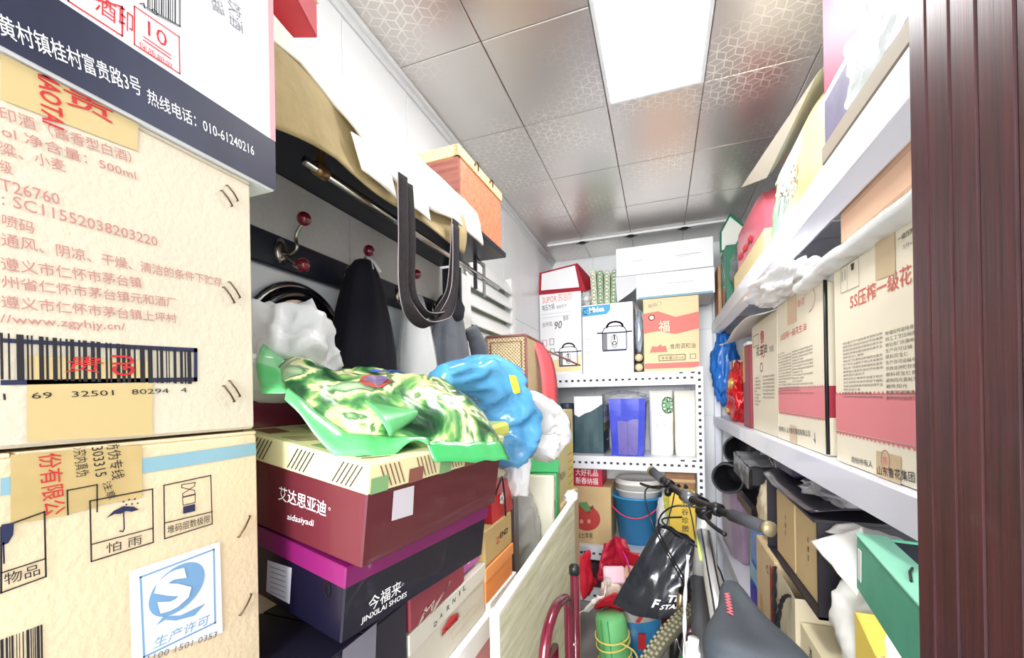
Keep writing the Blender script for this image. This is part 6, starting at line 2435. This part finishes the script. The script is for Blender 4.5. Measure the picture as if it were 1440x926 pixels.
petals(.0, .10, .0, .24, .17, .0, .15, 1).build('red_panel', rc, gg, solid=.002)
petals(-.03, .04, .06, .17, .15, .5, -.1, 4).build('red_panel', mat('crimson_crepe', (168, 20, 50), .5, bump=.5, bscale=26), gg, solid=.002)
petals(-.13, .0, -.01, .17, .17, 1.4, -.2, 2).build('red_panel', rc, gg, solid=.002)
petals(.0, -.10, -.02, .22, .12, .0, .9, 6).build('red_panel', rc, gg, solid=.002)
petals(.13, .05, .0, .2, .17, -1.2, .3, 8).build('white_panel', mat('gift_white', (240, 236, 232), .5), gg, solid=.002)
petals(-.10, -.09, -.03, .16, .13, .9, .5, 10).build('white_panel', mat('gift_white', (240, 236, 232), .5), gg, solid=.002)
for (x, y, z, s, rz, c) in ((-.03, -.03, .05, (.085, .03, .065), .3, (240, 206, 220)), (-.045, -.06, .0, (.075, .03, .06), -.2, (240, 226, 206)), (.035, -.02, .07, (.06, .03, .05), -.4, (214, 190, 150))):
    p = MB().box((-s[0] / 2, -s[1] / 2, 0), (s[0] / 2, s[1] / 2, s[2]), b=.008, M=L(x, y, z, rz=rz, rx=-.3))
    p.build('packet', mat('packet_tint_%d' % int(c[1]), c, .4, bump=.3, bscale=30), gg)
rbn = MB()
rbn.tube(smooth([(.0, .0, .17), (.02, -.03, .14), (.03, -.05, .10), (.028, -.06, .06)], 5), .008, 6, flat=(1, .3))
rbn.build('pink_ribbon', mat('pink_satin', (206, 40, 150), .3), gg)
gr = thing('fabric_roll', 'light green rolled mat tied with yellow string in front of the bucket', 'roll', T(-.205, 1.98, -1.35, rx=-.08, ry=-.12))
gmn = mat('mint_mat', (112, 190, 122), .65, bump=.2, bscale=40, var=.06)
m = MB()
rings = []
for z in (0, .02, .12, .22, .30, .325):
    rings.append([((.072 + .004 * math.sin(3 * a_) - (.012 if z > .31 else 0)) * math.cos(a_), (.072 + .004 * math.cos(4 * a_) - (.012 if z > .31 else 0)) * math.sin(a_), z) for a_ in [2 * math.pi * j / 36 for j in range(36)]])
m.loft(rings)
m.build('body', gmn, gr)
m = MB()
m.box((-.004, -.0765, .0), (.002, -.070, .318), b=.001)
m.box((-.035, -.070, .0), (-.031, -.062, .318), b=.001)
m.build('fold_edges', mat('mint_dark', (70, 140, 90), .7), gr)
m = MB()
sy_ = mat('yellow_string', (236, 214, 120), .7)
for z, ph in ((.235, 0), (.20, .6), (.14, 1.2), (.12, .2)):
    m.tube([(.078 * math.cos(a_), .078 * math.sin(a_), z + .016 * math.sin(a_ + ph)) for a_ in [2 * math.pi * j / 30 for j in range(30)]], .004, 6, closed=True)
m.tube(smooth([(.04, -.075, .23), (.10, -.08, .20), (.11, -.07, .13), (.06, -.08, .08)], 6), .004, 6)
m.build('string', sy_, gr)
# dark odds and ends in the shadow below the third shelf
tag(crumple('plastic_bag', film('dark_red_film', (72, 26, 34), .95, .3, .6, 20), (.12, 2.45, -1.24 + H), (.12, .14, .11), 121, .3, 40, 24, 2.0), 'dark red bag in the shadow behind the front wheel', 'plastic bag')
gnet = thing('net_bag', 'green net bag lying on the floor beyond the front wheel', 'net bag', T(.10, 2.02, -1.345))
m = MB()
for i in range(16):
    a = i / 16 * 6.283
    m.tube(smooth([(.09 * math.cos(a), .09 * math.sin(a), 0), (.10 * math.cos(a + .5), .10 * math.sin(a + .5), .08), (.05 * math.cos(a + 1), .05 * math.sin(a + 1), .15), (.0, 0, .17)], 5), .0018, 5)
    m.tube(smooth([(.09 * math.cos(a), .09 * math.sin(a), 0), (.10 * math.cos(a - .5), .10 * math.sin(a - .5), .08), (.05 * math.cos(a - 1), .05 * math.sin(a - 1), .15), (.0, 0, .17)], 5), .0018, 5)
m.build('net', mat('net_green', (52, 150, 84), .6), gnet)
MB().ball((0, 0, .07), (.07, .07, .068), 18, 12).build('contents', mat('net_dark', (40, 60, 46), .8), gnet)
